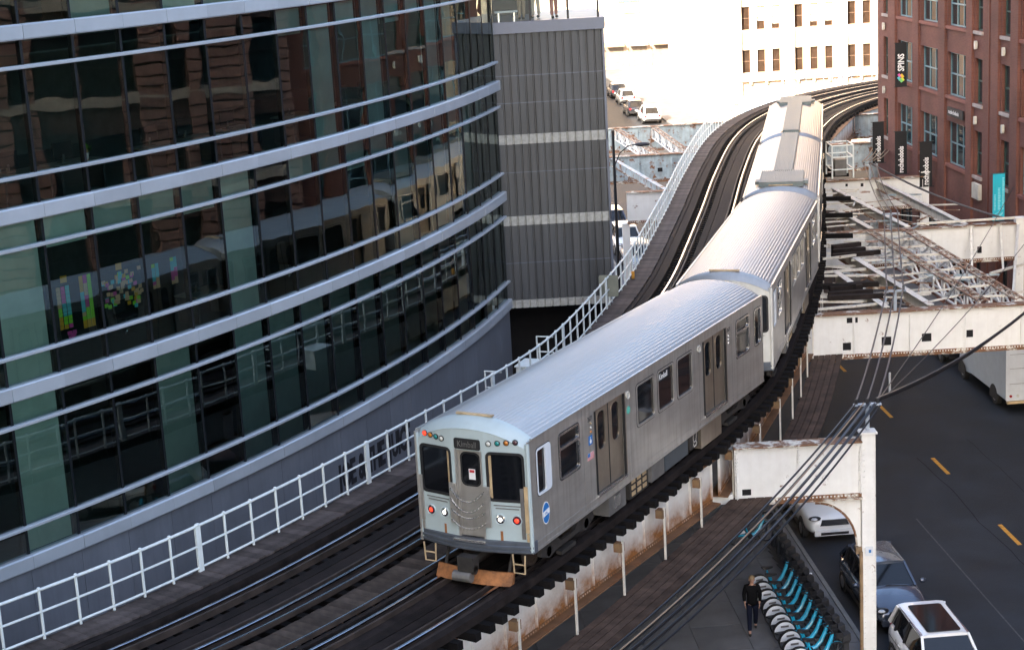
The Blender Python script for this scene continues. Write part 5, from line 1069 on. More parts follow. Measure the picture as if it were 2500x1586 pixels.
        for nm, x0, x1, f0, f1 in (('roof_unit', -.82, .82, .035, .23), ('roof_duct', -.37, .37, .23, .99)): grooved(x0, x1, f0, f1).build(nm, M['acp'], t)
        for sx in (-1, 1): MB().box(min(sx * .82, sx * 1.0), max(sx * .82, sx * 1.0), min(y_(.09), y_(.13)), max(y_(.09), y_(.13)), zroof(.8) + .02, zroof(.8) + .14).build('roof_bracket', M['acp'], t)
    # bogies
    for yc in (2.17, CL - 2.17):
        b = cpart('bolster', 'bogie', lambda: MB().box(-1.0, 1.0, -.2, .2, .42, .7).box(-.9, .9, -.9, -.8, .35, .5).box(-.9, .9, .8, .9, .35, .5), M['under'], t, Matrix.Translation((0, yc, 0)))
        for sgn in (-1, 1):
            cpart(('bf', sgn), 'side_frame', lambda: MB().plate([(-1.35, .38), (-1.3, .55), (-.6, .62), (-.35, .42), (.35, .42), (.6, .62), (1.3, .55), (1.35, .38), (.95, .22), (.55, .3), (-.55, .3), (-.95, .22)], (), .1, frame((1.12 * sgn + (.1 if sgn > 0 else 0), 0, 0), (0, 1, 0), (0, 0, 1), (1, 0, 0))).lathe([(.12, -.08), (.12, .08)], 10, Matrix.Translation((sgn * 1.14, -.95, .38)) @ Matrix.Rotation(R(90), 4, 'Y')).lathe([(.12, -.08), (.12, .08)], 10, Matrix.Translation((sgn * 1.14, .95, .38)) @ Matrix.Rotation(R(90), 4, 'Y')), M['under'], b)
            cpart(('shoe', sgn), 'collector_shoe', lambda: MB().box(sgn * 1.15 - .08, sgn * 1.15 + .08, -.35, .35, .07, .16), M['under'], b)
        for yy in (-.95, .95):
            for sgn in (-1, 1):
                cpart(('wh', sgn, yy), 'wheel', lambda: MB().lathe([(.09, -.07), (.36, -.07), (.38, -.04), (.355, .05), (.3, .06), (.27, .02), (.1, .03)], 22, Matrix.Translation((sgn * .75, yy, .355)) @ Matrix.Rotation(R(90) * sgn, 4, 'Y')), M['railside'], b, smooth=True)
    # underfloor cases
    for nm, u0, u1, z0, z1, dx, m in (('case', 4.15, 5.1, .18, .72, 0, M['grey']), ('resistor_grid', 5.45, 6.55, .16, .7, -.05, M['under']), ('case', 6.65, 7.45, .22, .74, 0, M['grey']), ('air_tank', 7.6, 9.1, .2, .72, -.04, mat('dark slate case', (.06, .075, .09), .5, .2)), ('step_case', 9.2, 9.75, .25, .75, -.02, M['under']), ('case', 9.85, 11.3, .12, .8, .03, M['ssdoor'])):
        for sgn in (1, -1): cpart(('uf', u0, sgn), nm, lambda: MB().box(min(sgn * (1.32 + dx), sgn * .75), max(sgn * (1.32 + dx), sgn * .75), u0, u1, z0, z1), m, t)
    def grid():
        mb = MB()
        for i in range(3):
            for j in range(3): mb.box(1.27, 1.285, 5.55 + .33 * i, 5.76 + .33 * i, .22 + .16 * j, .32 + .16 * j)
        return mb
    cpart('grid', 'grid_louvres', grid, M['wear'], t)
    cpart('ladder', 'case_handle', lambda: MB().box(1.3, 1.33, 9.35, 9.6, .3, .34).box(1.3, 1.33, 9.35, 9.6, .42, .46).box(1.3, 1.33, 9.35, 9.38, .3, .7).box(1.3, 1.33, 9.57, 9.6, .3, .7).box(1.32, 1.345, 4.4, 4.75, .3, .6), M['sstrim'], t)
    return t
def _seams(F, sgn):
    mb = MB()
    for u in (2.78, 5.35, 9.72, 12.1):
        u = u if sgn > 0 else CL - u; mb.box(u - .003, u + .003, .8, 3.2, .0, .002, F)
    return mb
J = Vector((-1.257, 35.016, RZ)); cars = (('leading silver train car with pale blue grey front, red lights and chains', 28.9, 'lead', '2671'), ('second silver train car with plain ribbed roof behind the leading one', 15.8, 'plain', ''), ('third silver train car with a grey roof unit at its near end', 11.2, 'acA', ''), ('fourth and farthest silver train car with a grey roof unit at its far end', 10.9, 'acB', ''))
for lab, yaw, kind, num in cars:
    a = R(yaw); d = Vector((math.sin(a), math.cos(a), 0)); r = Vector((d.y, -d.x, 0))
    make_car(lab, frame(J + d * .3, r, d, Z), kind, num); J = J + d * 15.24

# ================================================================== VEHICLES
def smooth_rows(rows, n=3):
    return rows
def vehicle(name, label, cat, x, y, rz, paint, L=4.5, W=1.82, H=1.6, hood=.98, belt=1.02, wb=.95, rf=.35, rrr=-1.6, rb=-2.1, sunroof=False, grille='slats', group=None, tail=False, face='front'):
    """Car facing local +Y. wb: windscreen base y, rf/rrr: roof front/rear y, rb: rear glass base y."""
    t = thing(name, label, cat, (x, y, 0), rz, group, local=True); h = L / 2; w = W / 2
    # lower body: cross sections from tail to nose
    st = [(-h, .55, .82, .9), (-h + .12, .36, .92, belt - .06), (-h + .45, .3, .98, belt), (rb + .1, .26, 1., belt + .01), (0, .24, 1., belt), (wb, .25, 1., belt - .01), (wb + .35, .26, .995, hood), (h - .55, .28, .97, hood - .09), (h - .2, .3, .9, hood - .17), (h - .05, .36, .8, hood - .26), (h, .45, .74, hood - .36)]
    rg = []
    for yy, zb, fw, zs in st:
        a = w * fw; zm = zb + (zs - zb) * .5
        half = [(a * .8, zb), (a * .96, zb + .08), (a, zm), (a * .985, zs - .16), (a * .93, zs - .045), (a * .8, zs), (a * .4, zs + .022), (0, zs + .03)]
        ring = [(-p, q) for p, q in half[:-1]] + [(0, half[-1][1])] + [(p, q) for p, q in half[:-1]][::-1]
        rg.append([(p, yy, q) for p, q in ring])
    body = MB().rings(rg).build('body', paint, t, 80); sbm = body.modifiers.new('sub', 'SUBSURF'); sbm.levels = 1; sbm.render_levels = 1
    for s_ in (-1, 1):
        MB().box(s_ * w * 1.0 - .006, s_ * w * 1.0 + .006, rb + .3, h - 1.35, .27, .4).build('sill_cladding', M['rubber'], t)
        for yy in (mid_ - .0 for mid_ in (.55, -.35, -1.2)): MB().box(s_ * w * .998 - .004, s_ * w * .998 + .004, yy - .006, yy + .006, .36, belt - .12).build('door_seam', M['blackm'], t)
        for yy in (.2, -.72): MB().box(s_ * w * 1.0 - .01, s_ * w * 1.0 + .02, yy - .25, yy - .1, belt - .2, belt - .17).build('door_handle', M['chrome'] if paint != M['white'] else paint, t)
    # glasshouse and roof
    zc, zr = belt - .03, H
    def sec(yy, z, ww): return [(-ww, yy, z), (ww, yy, z)]
    bw, tw_ = w * .9, w * .7
    P = dict(fb=(wb, zc, bw * .93), ft=(rf, zr - .05, tw_ * .97), rt=(rrr, zr - .06, tw_ * .95), rbm=(rb, zc, bw * .9))
    v = []
    for k in ('fb', 'ft', 'rt', 'rbm'):
        yy, z, ww = P[k]; v += [(-ww, yy, z), (ww, yy, z)]
    mid = (rf + rrr) / 2; v += [(-bw, (wb + rb) / 2, zc), (bw, (wb + rb) / 2, zc)]
    gh = MB().add(v, [(0, 1, 3, 2), (2, 3, 5, 4), (4, 5, 7, 6), (0, 2, 4, 6, 8), (1, 9, 7, 5, 3)]).build('glasshouse', M['blackg'], t)
    rp = []
    for i in range(9):
        f = i / 8; yy = rf + .04 + (rrr - rf - .1) * f; cr = .035 * math.sin(math.pi * min(1, f * 1.1 + .05)); ww = tw_ * 1.02
        rp.append([(-ww, yy, zr - .09), (-ww * .97, yy, zr - .03), (-ww * .7, yy, zr + cr * .6), (0, yy, zr + cr), (ww * .7, yy, zr + cr * .6), (ww * .97, yy, zr - .03), (ww, yy, zr - .09)])
    roof = MB().rings(rp, True).build('roof', paint, t, 50)
    if sunroof: MB().plate(rr(-tw_ * .72, tw_ * .72, rrr + .25, rf - .06, .08), (), .02, Matrix.Translation((0, 0, zr + .045))).build('sunroof', M['blackg'], roof)
    for s_ in (-1, 1):
        pts = [Vector((s_ * P['fb'][2], P['fb'][0], zc)), Vector((s_ * P['ft'][2], P['ft'][0], zr - .05)), Vector((s_ * P['rt'][2], P['rt'][0], zr - .06)), Vector((s_ * P['rbm'][2], P['rbm'][0], zc))]
        MB().beam(pts[0], pts[1], .07, .06).build('pillar', paint, t); MB().beam(pts[2], pts[3], .16, .1).build('pillar', paint, t)
        MB().beam(pts[1], pts[2], .06, .06).build('roof_rail', paint if not sunroof else M['chrome'], t)
        for yy in (mid + .1, mid - .75): MB().beam((s_ * bw * 1.0, yy, zc), (s_ * tw_ * 1.0, yy - .04, zr - .07), .05, .08).build('door_pillar', M['blackm'], t)
        MB().tube([(s_ * w * .985, wb - .2 - .0, .75), (s_ * w * .985, rb + .35, .78)], .012, 5).build('trim_line', M['blackm'], t)
        MB().ball((s_ * (w + .12), wb - .15, zc + .08), (.12, .07, .08), 8, 5).build('mirror', paint, t, True)
        for yy in (h - .88, -h + .85):
            MB().plate([(p * 1.0, q) for p, q in disc(.4, 18)][:], (), .01, frame((s_ * (w * .985), yy, .34), (0, s_, 0), (0, 0, 1), (s_, 0, 0))).build('wheel_arch', M['rubber'], t)
            wh = MB().lathe([(.2, -.1), (.3, -.11), (.325, -.08), (.325, .08), (.3, .11), (.2, .1)], 20, Matrix.Translation((s_ * (w - .09), yy, .325)) @ Matrix.Rotation(R(90), 4, 'Y')).build('wheel', M['tyre'], t, True)
            rm = MB().lathe([(.2, .0), (.2, .1), (.04, .12)], 14, Matrix.Translation((s_ * (w - .09), yy, .325)) @ Matrix.Rotation(R(90) * s_, 4, 'Y')).build('rim', M['rim'], wh)
        # lamps
        hl = MB().ball((s_ * w * .68, h - .13, hood - .2), (w * .23, .15, .075), 10, 6).build('headlight', M['blackm'], t, True); MB().ball((s_ * w * .7, h - .1, hood - .195), (w * .17, .14, .06), 10, 6).build('lens', M['lens'], hl, True)
        MB().box(s_ * w * .62 - .1, s_ * w * .62 + .1, h - .06, h + .02, .36, .46).build('fog_inset', M['blackm'], t)
        MB().box(s_ * w * .72 - .1, s_ * w * .72 + .1, -h - .03, -h + .1, .72, .92).build('tail_light', M['redl'], t)
    zf = hood - .38
    MB().plate([(-w * .52, -.07), (w * .52, -.07), (w * .44, .12), (-w * .44, .12)], (), .12, frame((0, h + .015, zf + .02), (-1, 0, 0), (0, 0, 1), (0, 1, 0))).build('grille', M['blackm'], t)
    for i in range(3): MB().box(-w * .44, w * .44, h + .012, h + .026, zf - .02 + .05 * i, zf + .0 + .05 * i).build('grille_bar', M['chrome'], t)
    MB().box(-w * .72, w * .72, h - .12, h + .03, .3, .5).build('bumper', paint, t); MB().box(-w * .5, w * .5, h + .03, h + .036, .33, .42).build('lower_grille', M['blackm'], t)
    MB().box(-.16, .16, h + .036, h + .045, .43, .52).build('number_plate', M['guard'], t)
    MB().box(-.16, .16, -h - .03, -h - .0, .6, .72).build('number_plate', M['guard'], t)
    MB().box(-w * .8, w * .8, -h - .04, -h + .1, .36, .56).build('rear_bumper', M['blackm'], t)
    MB().beam((-.5, wb + .04, zc + .04), (.15, wb - .02, zc + .06), .03, .02).build('wiper', M['blackm'], t)
    return t
PI = math.pi; TL = .0566
vehicle('parked_suv', 'white sport utility car parked nose-on behind the arched knee column', 'car', 10.3, 56.5, PI + TL, M['white'], 4.8, 1.9, 1.72, 1.08, 1.08, 1.0, .45, -1.9, -2.25)
vehicle('parked_hatchback', 'blue grey hatchback parked nose-on beside the white steel column', 'car', 10.85, 48.75, PI + TL, M['navy'], 4.4, 1.8, 1.48, .95, .97, .85, .1, -1.5, -2.05)
vehicle('parked_wagon', 'white wagon with a dark glass roof parked in the bottom right corner', 'car', 11.2, 43.1, PI + TL, M['white'], 4.75, 1.86, 1.66, 1.04, 1.04, .95, .25, -1.9, -2.25, sunroof=True)
vehicle('parked_car', 'pale silver car parked ahead of the white box van', 'car', 20.45, 77.6, TL, M['silver'], 4.6, 1.82, 1.5)
vehicle('parked_car', 'pale car nearest of the three parked far left beyond the tower', 'car', road(100, -5.8), 100.5, PI + TL, M['silver'], 4.5)
vehicle('parked_car', 'white car in the middle of the three parked far left beyond the tower', 'car', road(106.5, -5.8), 106.6, PI + TL, M['white'], 4.5)
vehicle('parked_car', 'blue grey car farthest of the three parked far left beyond the tower', 'car', road(113, -5.8), 112.8, PI + TL, M['navy'], 4.5)
vehicle('parked_car', 'dark car at the kerb in the sunlit street beyond the bend', 'car', road(178, 4.7), 179, TL, M['dark'], 4.6)
vehicle('parked_car', 'sunlit white car at the kerb beyond the bend behind the tower', 'car', road(171, 5.3), 172, TL, M['white'], 4.8, 1.9, 1.7)
for off, y, m, lab in ((-5.6, 160, 'silver', 'silver car parked left in the sunlit far street, nearest of the far row'), (-5.7, 166.5, 'dark', 'dark car parked left in the sunlit far street, second of the far row'), (-5.6, 185, 'navy', 'blue grey car parked left in the sunlit far street, farthest of the row'), (5.4, 190, 'silver', 'silver car parked right in the sunlit far street beyond the dark one'), (5.3, 197, 'dark', 'dark car farthest along the right kerb of the sunlit street'), (-1.5, 205, 'white', 'white car driving in the middle of the sunlit far street')):
    vehicle('parked_car', lab, 'car', road(y, off), y, TL if off > -2 else PI + TL, M[m], 4.5)
# box van
t = thing('box_van', 'white box van parked on the right with its rear door towards the viewer', 'van', (21.0, 70.8, 0), TL, None, local=True)
MB().plate(rr(-1.05, 1.05, .55, 2.85, .06), (), 4.6, frame((0, -3.2, 0), (1, 0, 0), (0, 0, 1), (0, -1, 0))).build('cargo_box', M['vanw'], t)
MB().plate(rr(-.96, .96, .66, 2.7, .05), (), .02, frame((0, -3.215, 0), (1, 0, 0), (0, 0, 1), (0, -1, 0))).build('rear_door', M['vanw'], t)
MB().plate(rr(-1.06, 1.06, .54, 2.87, .06), [rr(-.99, .99, .63, 2.73, .05)], .06, frame((0, -3.235, 0), (1, 0, 0), (0, 0, 1), (0, -1, 0))).build('door_frame', M['vanw'], t)
for z in (1.25, 1.9, 2.5): MB().box(-.9, .9, -3.245, -3.234, z, z + .012).build('door_seam', M['grey'], t)
for x in (-.85, -.55, .55, .85): MB().lathe([(.06, 0), (.06, .02)], 12, frame((x, -3.235, .74), (1, 0, 0), (0, 0, 1), (0, -1, 0))).build('tail_light', M['redl'] if abs(x) > .7 else M['dimwhite'], t)
for x in (-.2, 0, .2): MB().box(x - .07, x + .07, -3.27, -3.235, 2.76, 2.81).build('top_marker', M['redl'], t)
MB().box(-.17, .17, -3.25, -3.236, .68, .8).build('number_plate', M['grey'], t); MB().box(-1.0, 1.0, -3.3, -3.1, .42, .52).build('rear_bumper', M['wear'], t); MB().box(.05, .25, -3.26, -3.235, 1.5, 1.65).build('door_latch', M['blackm'], t)
rgv = [[(-.98, 1.4, .5), (.98, 1.4, .5), (.98, 1.4, 1.25), (.88, 1.4, 2.1), (-.88, 1.4, 2.1), (-.98, 1.4, 1.25)], [(-.98, 1.9, .45), (.98, 1.9, .45), (.98, 1.9, 1.25), (.85, 1.9, 2.1), (-.85, 1.9, 2.1), (-.98, 1.9, 1.25)], [(-.98, 2.6, .45), (.98, 2.6, .45), (.97, 2.6, 1.2), (.9, 2.6, 1.3), (-.9, 2.6, 1.3), (-.97, 2.6, 1.2)], [(-.9, 3.15, .45), (.9, 3.15, .45), (.88, 3.15, .95), (.8, 3.15, 1.05), (-.8, 3.15, 1.05), (-.88, 3.15, .95)]]
MB().rings(rgv).build('cab', M['vanw'], t)
for s_ in (-1, 1):
    MB().plate([(0, 0), (.75, 0), (.55, .62), (.05, .68)] if s_ > 0 else [(0, 0), (-.05, .68), (-.55, .62), (-.75, 0)][::1], (), .01, frame((s_ * .985, 1.5, 1.3), (0, s_, 0), (-.14 * s_, 0, 1), (s_, 0, .14))).build('side_window', M['blackg'], t)
    MB().beam((s_ * 1.12, 2.1, 1.25), (s_ * 1.12, 2.1, 1.6), .14, .1).build('mirror', M['blackm'], t)
    for yy in (2.35, -1.75):
        wh = MB().lathe([(.2, -.11), (.33, -.12), (.36, -.09), (.36, .09), (.33, .12), (.2, .11)], 20, Matrix.Translation((s_ * .9, yy, .36)) @ Matrix.Rotation(R(90), 4, 'Y')).build('wheel', M['tyre'], t, True)
        MB().lathe([(.2, 0), (.2, .11), (.05, .13)], 14, Matrix.Translation((s_ * .9, yy, .36)) @ Matrix.Rotation(R(90) * s_, 4, 'Y')).build('rim', M['rim'], wh)
        MB().plate([(p, q) for p, q in disc(.46, 20) if q > -.2], (), .01, frame((s_ * 1.062, yy, .42), (0, s_, 0), (0, 0, 1), (s_, 0, 0))).build('wheel_arch', M['rubber'], t)
MB().add([(-.84, 1.93, 2.06), (.84, 1.93, 2.06), (.89, 2.6, 1.33), (-.89, 2.6, 1.33)], [(3, 2, 1, 0)], Matrix.Translation((0, .02, .01))).build('windscreen', M['blackg'], t)

# ================================================================== BICYCLES AND DOCKS
def bicycle(label, x, y, rz, group='blue share bicycles in the dock row'):
    t = thing('bicycle', label, 'bicycle', (x, y, .133), rz, group, local=True)          # local +Y = front wheel
    for nm, yy in (('rear', -.54), ('front', .54)):
        def tyre():
            mb = MB(); n = 22; mb.rings([[((.32 + .022 * math.cos(2 * PI * j / 6)) * 0 + .022 * math.sin(2 * PI * j / 6), (.32 + .022 * math.cos(2 * PI * j / 6)) * math.cos(2 * PI * i / n), (.32 + .022 * math.cos(2 * PI * j / 6)) * math.sin(2 * PI * i / n) + .342) for j in range(6)] for i in range(n + 1)], True, False); return mb
        w = cpart('tyre', 'wheel', tyre, M['tyre'], t, Matrix.Translation((0, yy, 0)), True)
        cpart('spokes', 'spokes', lambda: _spokes(), M['sstrim'], w)
    cpart('bframe', 'frame', lambda: MB().tube([(0, .46, .95), (0, .42, .8), (0, .28, .5), (0, .12, .33), (0, -.08, .29), (0, -.3, .32), (0, -.54, .345)], [.045, .055, .06, .062, .06, .045, .03], 8).tube([(0, -.1, .29), (0, -.22, .62), (0, -.25, .78)], .028, 7), M['bike'], t, smooth=True)
    cpart('bfork', 'fork', lambda: MB().tube([(.05, .54, .345), (.05, .5, .66), (0, .47, .74)], .016, 5).tube([(-.05, .54, .345), (-.05, .5, .66), (0, .47, .74)], .016, 5), M['blackm'], t, smooth=True)
    cpart('bbar', 'handlebar', lambda: MB().tube([(-.3, .3, 1.08), (-.2, .42, 1.05), (0, .45, 1.0), (.2, .42, 1.05), (.3, .3, 1.08)], .017, 6).tube([(0, .45, .9), (0, .45, 1.02)], .03, 6), M['blackm'], t, smooth=True)
    cpart('bseat', 'saddle', lambda: MB().rings([[(-.02, -.06, .84), (.02, -.06, .84), (.02, -.06, .88), (-.02, -.06, .88)], [(-.05, -.2, .83), (.05, -.2, .83), (.05, -.2, .885), (-.05, -.2, .885)], [(-.11, -.34, .84), (.11, -.34, .84), (.1, -.34, .9), (-.1, -.34, .9)], [(-.08, -.42, .86), (.08, -.42, .86), (.07, -.42, .9), (-.07, -.42, .9)]]), M['rubber'], t, smooth=True)
    def guard():
        mb = MB()
        for s_ in (-1, 1): mb.plate([(.315 * math.cos(R(a)), .315 * math.sin(R(a))) for a in range(12, 173, 10)], (), .008, frame((.045 * s_ + (.004 * s_), -.54, .342), (0, s_, 0), (0, 0, 1), (s_, 0, 0)))
        return mb
    gd = cpart('bguard', 'wheel_guard', guard, M['guard'], t)
    cpart('bmark', 'guard_mark', lambda: MB().box(-.056, -.0545, -.66, -.42, .5, .56).box(.0545, .056, -.66, -.42, .5, .56), M['grey'], gd)
    cpart('brfend', 'rear_fender', lambda: MB().rings([[(-.04, -.54 + .355 * math.cos(R(a)), .342 + .355 * math.sin(R(a))), (.04, -.54 + .355 * math.cos(R(a)), .342 + .355 * math.sin(R(a)))] for a in range(5, 185, 11)], False, False), M['blackm'], t)
    cpart('bbask', 'basket', lambda: MB().box(-.16, .16, .5, .72, .84, .86).box(-.16, .16, .7, .72, .84, 1.0).box(-.16, -.145, .5, .72, .84, 1.0).box(.145, .16, .5, .72, .84, 1.0), M['blackm'], t)
    cpart('bfend', 'front_fender', lambda: MB().rings([[(-.035, .54 + .36 * math.cos(R(a)), .342 + .36 * math.sin(R(a))), (.035, .54 + .36 * math.cos(R(a)), .342 + .36 * math.sin(R(a)))] for a in range(20, 170, 12)], False, False), M['bike'], t)
    cpart('bcrank', 'crank', lambda: MB().lathe([(.09, -.01), (.09, .01)], 12, Matrix.Translation((.06, -.08, .29)) @ Matrix.Rotation(R(90), 4, 'Y')).beam((.08, -.08, .29), (.1, .05, .2), .03, .02).box(.1, .19, .02, .1, .18, .21).beam((-.08, -.08, .29), (-.1, -.2, .38), .03, .02).box(-.19, -.1, -.25, -.17, .37, .4), M['blackm'], t)
    return t
def _spokes():
    mb = MB()
    for i in range(8): a = PI * i / 8; mb.beam((0, .31 * math.cos(a), .342 + .31 * math.sin(a)), (0, -.31 * math.cos(a), .342 - .31 * math.sin(a)), .006, .006)
    return mb.lathe([(.04, -.05), (.04, .05)], 8, Matrix.Translation((0, 0, .342)) @ Matrix.Rotation(R(90), 4, 'Y'))
ROWN = ['nearest', 'second nearest', 'third nearest', 'fourth nearest', 'fifth nearest', 'sixth nearest', 'seventh nearest', 'eighth nearest', 'ninth nearest', 'farthest']
def dock(label, x, y, rz):
    t = thing('bicycle_dock', label, 'dock', (x, y, .133), rz, 'bicycle docks beside the kerb', local=True)
    cpart('dockp', 'post', lambda: MB().rings([[(-.07, -.1, 0), (.07, -.1, 0), (.07, .1, 0), (-.07, .1, 0)], [(-.06, -.08, .6), (.06, -.08, .6), (.06, .08, .6), (-.06, .08, .6)], [(-.11, -.14, .66), (.11, -.14, .66), (.11, .12, .72), (-.11, .12, .72)], [(-.11, -.12, .84), (.11, -.12, .84), (.11, .1, .92), (-.11, .1, .92)]]), M['dock'], t)
    cpart('dockf', 'face_plate', lambda: MB().plate(rr(-.08, .08, -.06, .06, .03), (), .01, frame((0, -.15, .76), (1, 0, 0), (0, .2, 1), (0, -1, .2))), M['grey'], t)
    cpart('dockb', 'foot', lambda: MB().box(-.3, .3, -.25, .25, 0, .03), M['dock'], t)
n_b = 10
for i in range(n_b + 6):
    y = 44.6 + .61 * i; x = road(y, -8.15); rz = R(-76)
    if i < n_b: bicycle('blue share bicycle with white wheel guard in the dock row, %s' % ROWN[i], x - .62, y - .18, rz + random.uniform(-.09, .09))
    dock('dark bicycle dock %s' % (('holding the %s bicycle of the row' % ROWN[i]) if i < n_b else 'standing empty, %s beyond the farthest docked bicycle' % ('first', 'second', 'third', 'fourth', 'fifth', 'sixth')[i - n_b]), x + .22, y + .02, rz)
bicycle('lone blue bicycle beyond the empty docks, under the girder', road(54.4, -8.6), 54.2, R(-76), None)

# ================================================================== PEOPLE
def skin_mesh(name, nodes, edges, m, parent, sub=2, root=0):
    me = bpy.data.meshes.new(name); me.from_pydata([n[:3] for n in nodes], edges, []); o = obj(name, me, parent); me.materials.append(m)
    sk = o.modifiers.new('skin', 'SKIN'); sk.use_smooth_shade = True
    for i, n in enumerate(nodes):
        r = n[3]; me.skin_vertices[0].data[i].radius = (r, r) if not isinstance(r, tuple) else r; me.skin_vertices[0].data[i].use_root = (i == root)
    sb_ = o.modifiers.new('sub', 'SUBSURF'); sb_.levels = sub; sb_.render_levels = sub
    return o
def person(label, loc, rz, top, legs, hairm, stride=.2, arm=.1, bag=False):
    """Standing / walking adult facing local +Y, 1.76 m tall."""
    t = thing('person', label, 'person', loc, rz, None, local=True); s = stride
    N = [(0, 0, .95, .07), (0, 0, 1.15, .08), (0, .01, 1.38, .11), (0, .02, 1.47, .05), (0, .035, 1.55, .052), (0, .045, 1.64, .085), (0, .035, 1.72, .07),
         (.17, 0, 1.42, .05), (.23, -.02, 1.17, .042), (.22, arm, .95, .032), (.21, arm + .04, .87, .03),
         (-.17, 0, 1.42, .05), (-.23, 0, 1.17, .042), (-.22, arm * .6, .95, .032), (-.21, arm * .6 + .04, .87, .03),
         (.08, 0, .9, .05), (.1, s * .55, .5, .06), (.1, s * .75, .12, .042), (.1, s * .75 + .14, .05, .035),
         (-.08, 0, .9, .05), (-.1, -s * .2, .5, .06), (-.1, -s * .8, .13, .042), (-.1, -s * .8 + .14, .06, .035)]
    E_ = [(0, 1), (1, 2), (2, 3), (3, 4), (4, 5), (5, 6), (2, 7), (7, 8), (8, 9), (9, 10), (2, 11), (11, 12), (12, 13), (13, 14), (0, 15), (15, 16), (16, 17), (17, 18), (0, 19), (19, 20), (20, 21), (21, 22)]
    b = skin_mesh('body', N, E_, M['skin'], t)
    f = MB()
    f.ball((0, .13, 1.625), (.014, .02, .022), 6, 4); 
    for sx in (-1, 1): f.ball((sx * .085, .04, 1.63), (.012, .02, .03), 6, 4)
    f.build('face_features', M['skin'], t, True); ey = MB()
    for sx in (-1, 1): ey.ball((sx * .032, .118, 1.65), .011, 6, 4)
    ey.build('eyes', M['btext'], t)
    MB().box(-.025, .025, .124, .13, 1.58, 1.588).build('mouth', mat('lips', (.3, .12, .1), .5), t)
    MB().ball((0, .02, 1.69), (.095, .105, .085), 10, 6).build('hair', hairm, t, True)
    for sx, hb in ((1, N[10]), (-1, N[14])):         # hands: palm, four fingers, thumb
        hx, hy, hz = hb[:3]; h = MB().ball((hx, hy + .01, hz - .03), (.02, .042, .05), 8, 5)
        for k, (fy, fl) in enumerate(((.035, .06), (.012, .072), (-.011, .068), (-.033, .05))): h.tube([(hx, hy + .01 + fy, hz - .06), (hx - sx * .008, hy + .016 + fy, hz - .06 - fl * .55), (hx - sx * .022, hy + .03 + fy, hz - .06 - fl)], [.0095, .009, .007], 5)
        h.tube([(hx, hy + .045, hz - .01), (hx - sx * .01, hy + .075, hz - .04), (hx - sx * .016, hy + .08, hz - .07)], [.011, .01, .008], 5); h.build('hand', M['skin'], t, True)
    jk = [(0, 0, .8, (.18, .13)), (0, 0, 1.05, (.16, .12)), (0, 0, 1.25, (.17, .13)), (0, .01, 1.4, (.15, .11)), (0, .015, 1.47, .075), (.18, 0, 1.41, .078), (.235, -.02, 1.17, .065), (.225, arm, .93, .05), (-.18, 0, 1.41, .078), (-.235, 0, 1.17, .065), (-.225, arm * .6, .93, .05)]
    skin_mesh('jacket', jk, [(0, 1), (1, 2), (2, 3), (3, 4), (3, 5), (5, 6), (6, 7), (3, 8), (8, 9), (9, 10)], top, t)
    tr_ = [(0, 0, .93, (.15, .115)), (.09, 0, .84, .1), (.1, s * .55, .5, .08), (.1, s * .75, .1, .065), (-.09, 0, .84, .1), (-.1, -s * .2, .5, .08), (-.1, -s * .8, .12, .065)]
    skin_mesh('trousers', tr_, [(0, 1), (1, 2), (2, 3), (0, 4), (4, 5), (5, 6)], legs, t)
    sh = MB()
    for x, y, z in ((.1, s * .75, 0), (-.1, -s * .8, .015)): sh.ball((x, y + .07, z + .045), (.048, .135, .05), 10, 6)
    sh.build('shoes', M['rubber'], t, True)
    return t
person('person in a black coat and dark trousers walking past the bicycles', (6.62, 47.1, .135), R(175), M['coatb'], M['jeans'], M['hair'], .36, -.03)
person('person in a cream top and tan trousers standing on the glazed terrace', (1.05, 67.3, RZ + 10.12), R(20), M['creamc'], M['tanc'], M['hair'], .05, .05)
person('person dressed in pink standing on the glazed terrace', (2.3, 67.2, RZ + 10.12), R(200), M['pinkc'], M['pinkc'], M['coatb'], .05, .1)
person('person in a dark top and light trousers standing on the glazed terrace', (1.62, 67.9, RZ + 10.12), R(150), M['coatb'], M['creamc'], M['hair'], .08, .1)

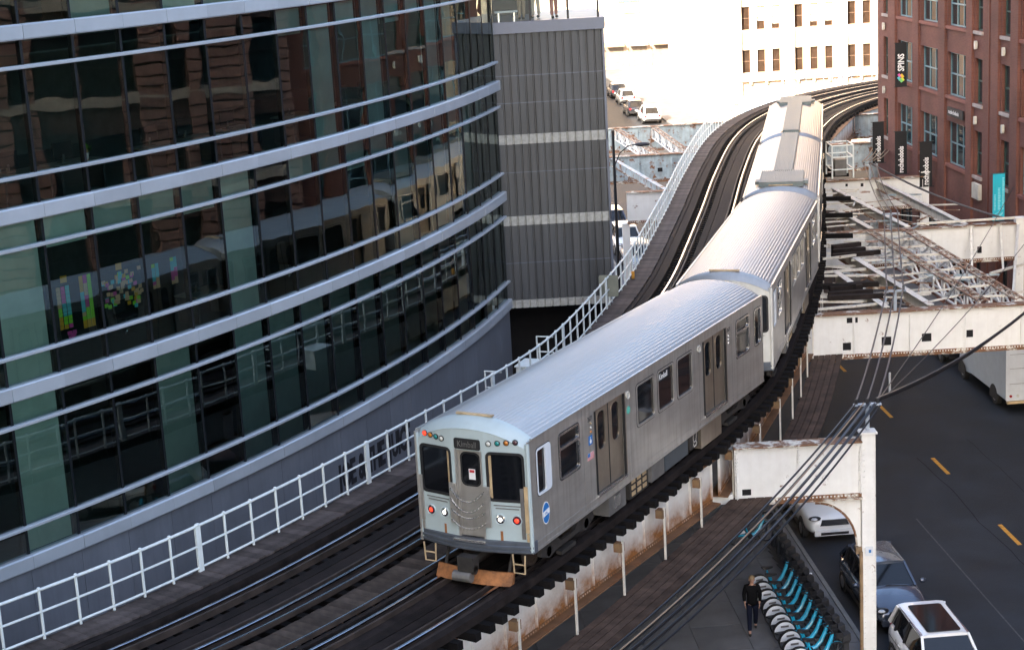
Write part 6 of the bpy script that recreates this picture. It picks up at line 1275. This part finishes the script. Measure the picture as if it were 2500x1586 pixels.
# ================================================================== STREET LAMP, STREET FURNITURE
lx, ly = 5.75, 88.; t = thing('street_lamp', 'black street lamp with a curved arm left of the tracks', 'lamp', (lx, ly, 0))
MB().tube([(lx, ly, 0), (lx, ly, 1.), (lx, ly, RZ + 3.0)], [.13, .1, .07], 8).build('pole', M['blackm'], t, True)
MB().tube([(lx, ly, RZ + 1.1), (lx + .3, ly, RZ + 1.8), (lx + .75, ly, RZ + 2.15), (lx + 1.15, ly, RZ + 2.22)], .035, 6).build('arm', M['blackm'], t, True)
MB().ball((lx + 1.5, ly, RZ + 2.2), (.42, .18, .11), 12, 6).build('head', M['blackm'], t, True); MB().ball((lx + 1.62, ly, RZ + 2.1), (.24, .14, .06), 10, 5).build('lens', M['lampw'], t, True)
MB().lathe([(.2, 0), (.2, .1), (.14, .35)], 10, Matrix.Translation((lx, ly, 0))).build('base', M['blackm'], t)
p = Vector((road(71.4, .9), 71.2, 0)); t = thing('delineator_post', 'thin white marker post standing in the street', 'post', tuple(p)); MB().tube([p, p + Z * 1.0], .05, 8).build('tube', M['guard'], t, True); MB().lathe([(.2, .004), (.2, .04), (.06, .06)], 12, Matrix.Translation(p)).build('foot', M['rubber'], t)
t = thing('litter', 'small white scrap of paper lying on the pavement by the kerb', 'litter', (road(51.2, -7.3), 51.2, .15)); MB().plate([(-.1, -.06), (.08, -.08), (.11, .05), (-.05, .08)], (), .004, Matrix.Translation((road(51.2, -7.4), 51.2, .158)) @ Matrix.Rotation(.15, 4, 'X')).build('paper', M['wtext'], t)
cone = thing('traffic_cone', 'orange traffic cone at the left kerb of the far street', 'cone', (road(168, -3), 168, 0)); MB().lathe([(.2, 0.004), (.19, .05), (.03, .7)], 12, Matrix.Translation((road(168, -3), 168, 0))).build('body', mat('cone orange', (.6, .1, .02), .6), cone, True); MB().box(road(168, -3) - .22, road(168, -3) + .22, 167.78, 168.22, .002, .04).build('foot', M['rubber'], cone)

for o in bpy.data.objects:
    if '_w' in o: del o['_w']
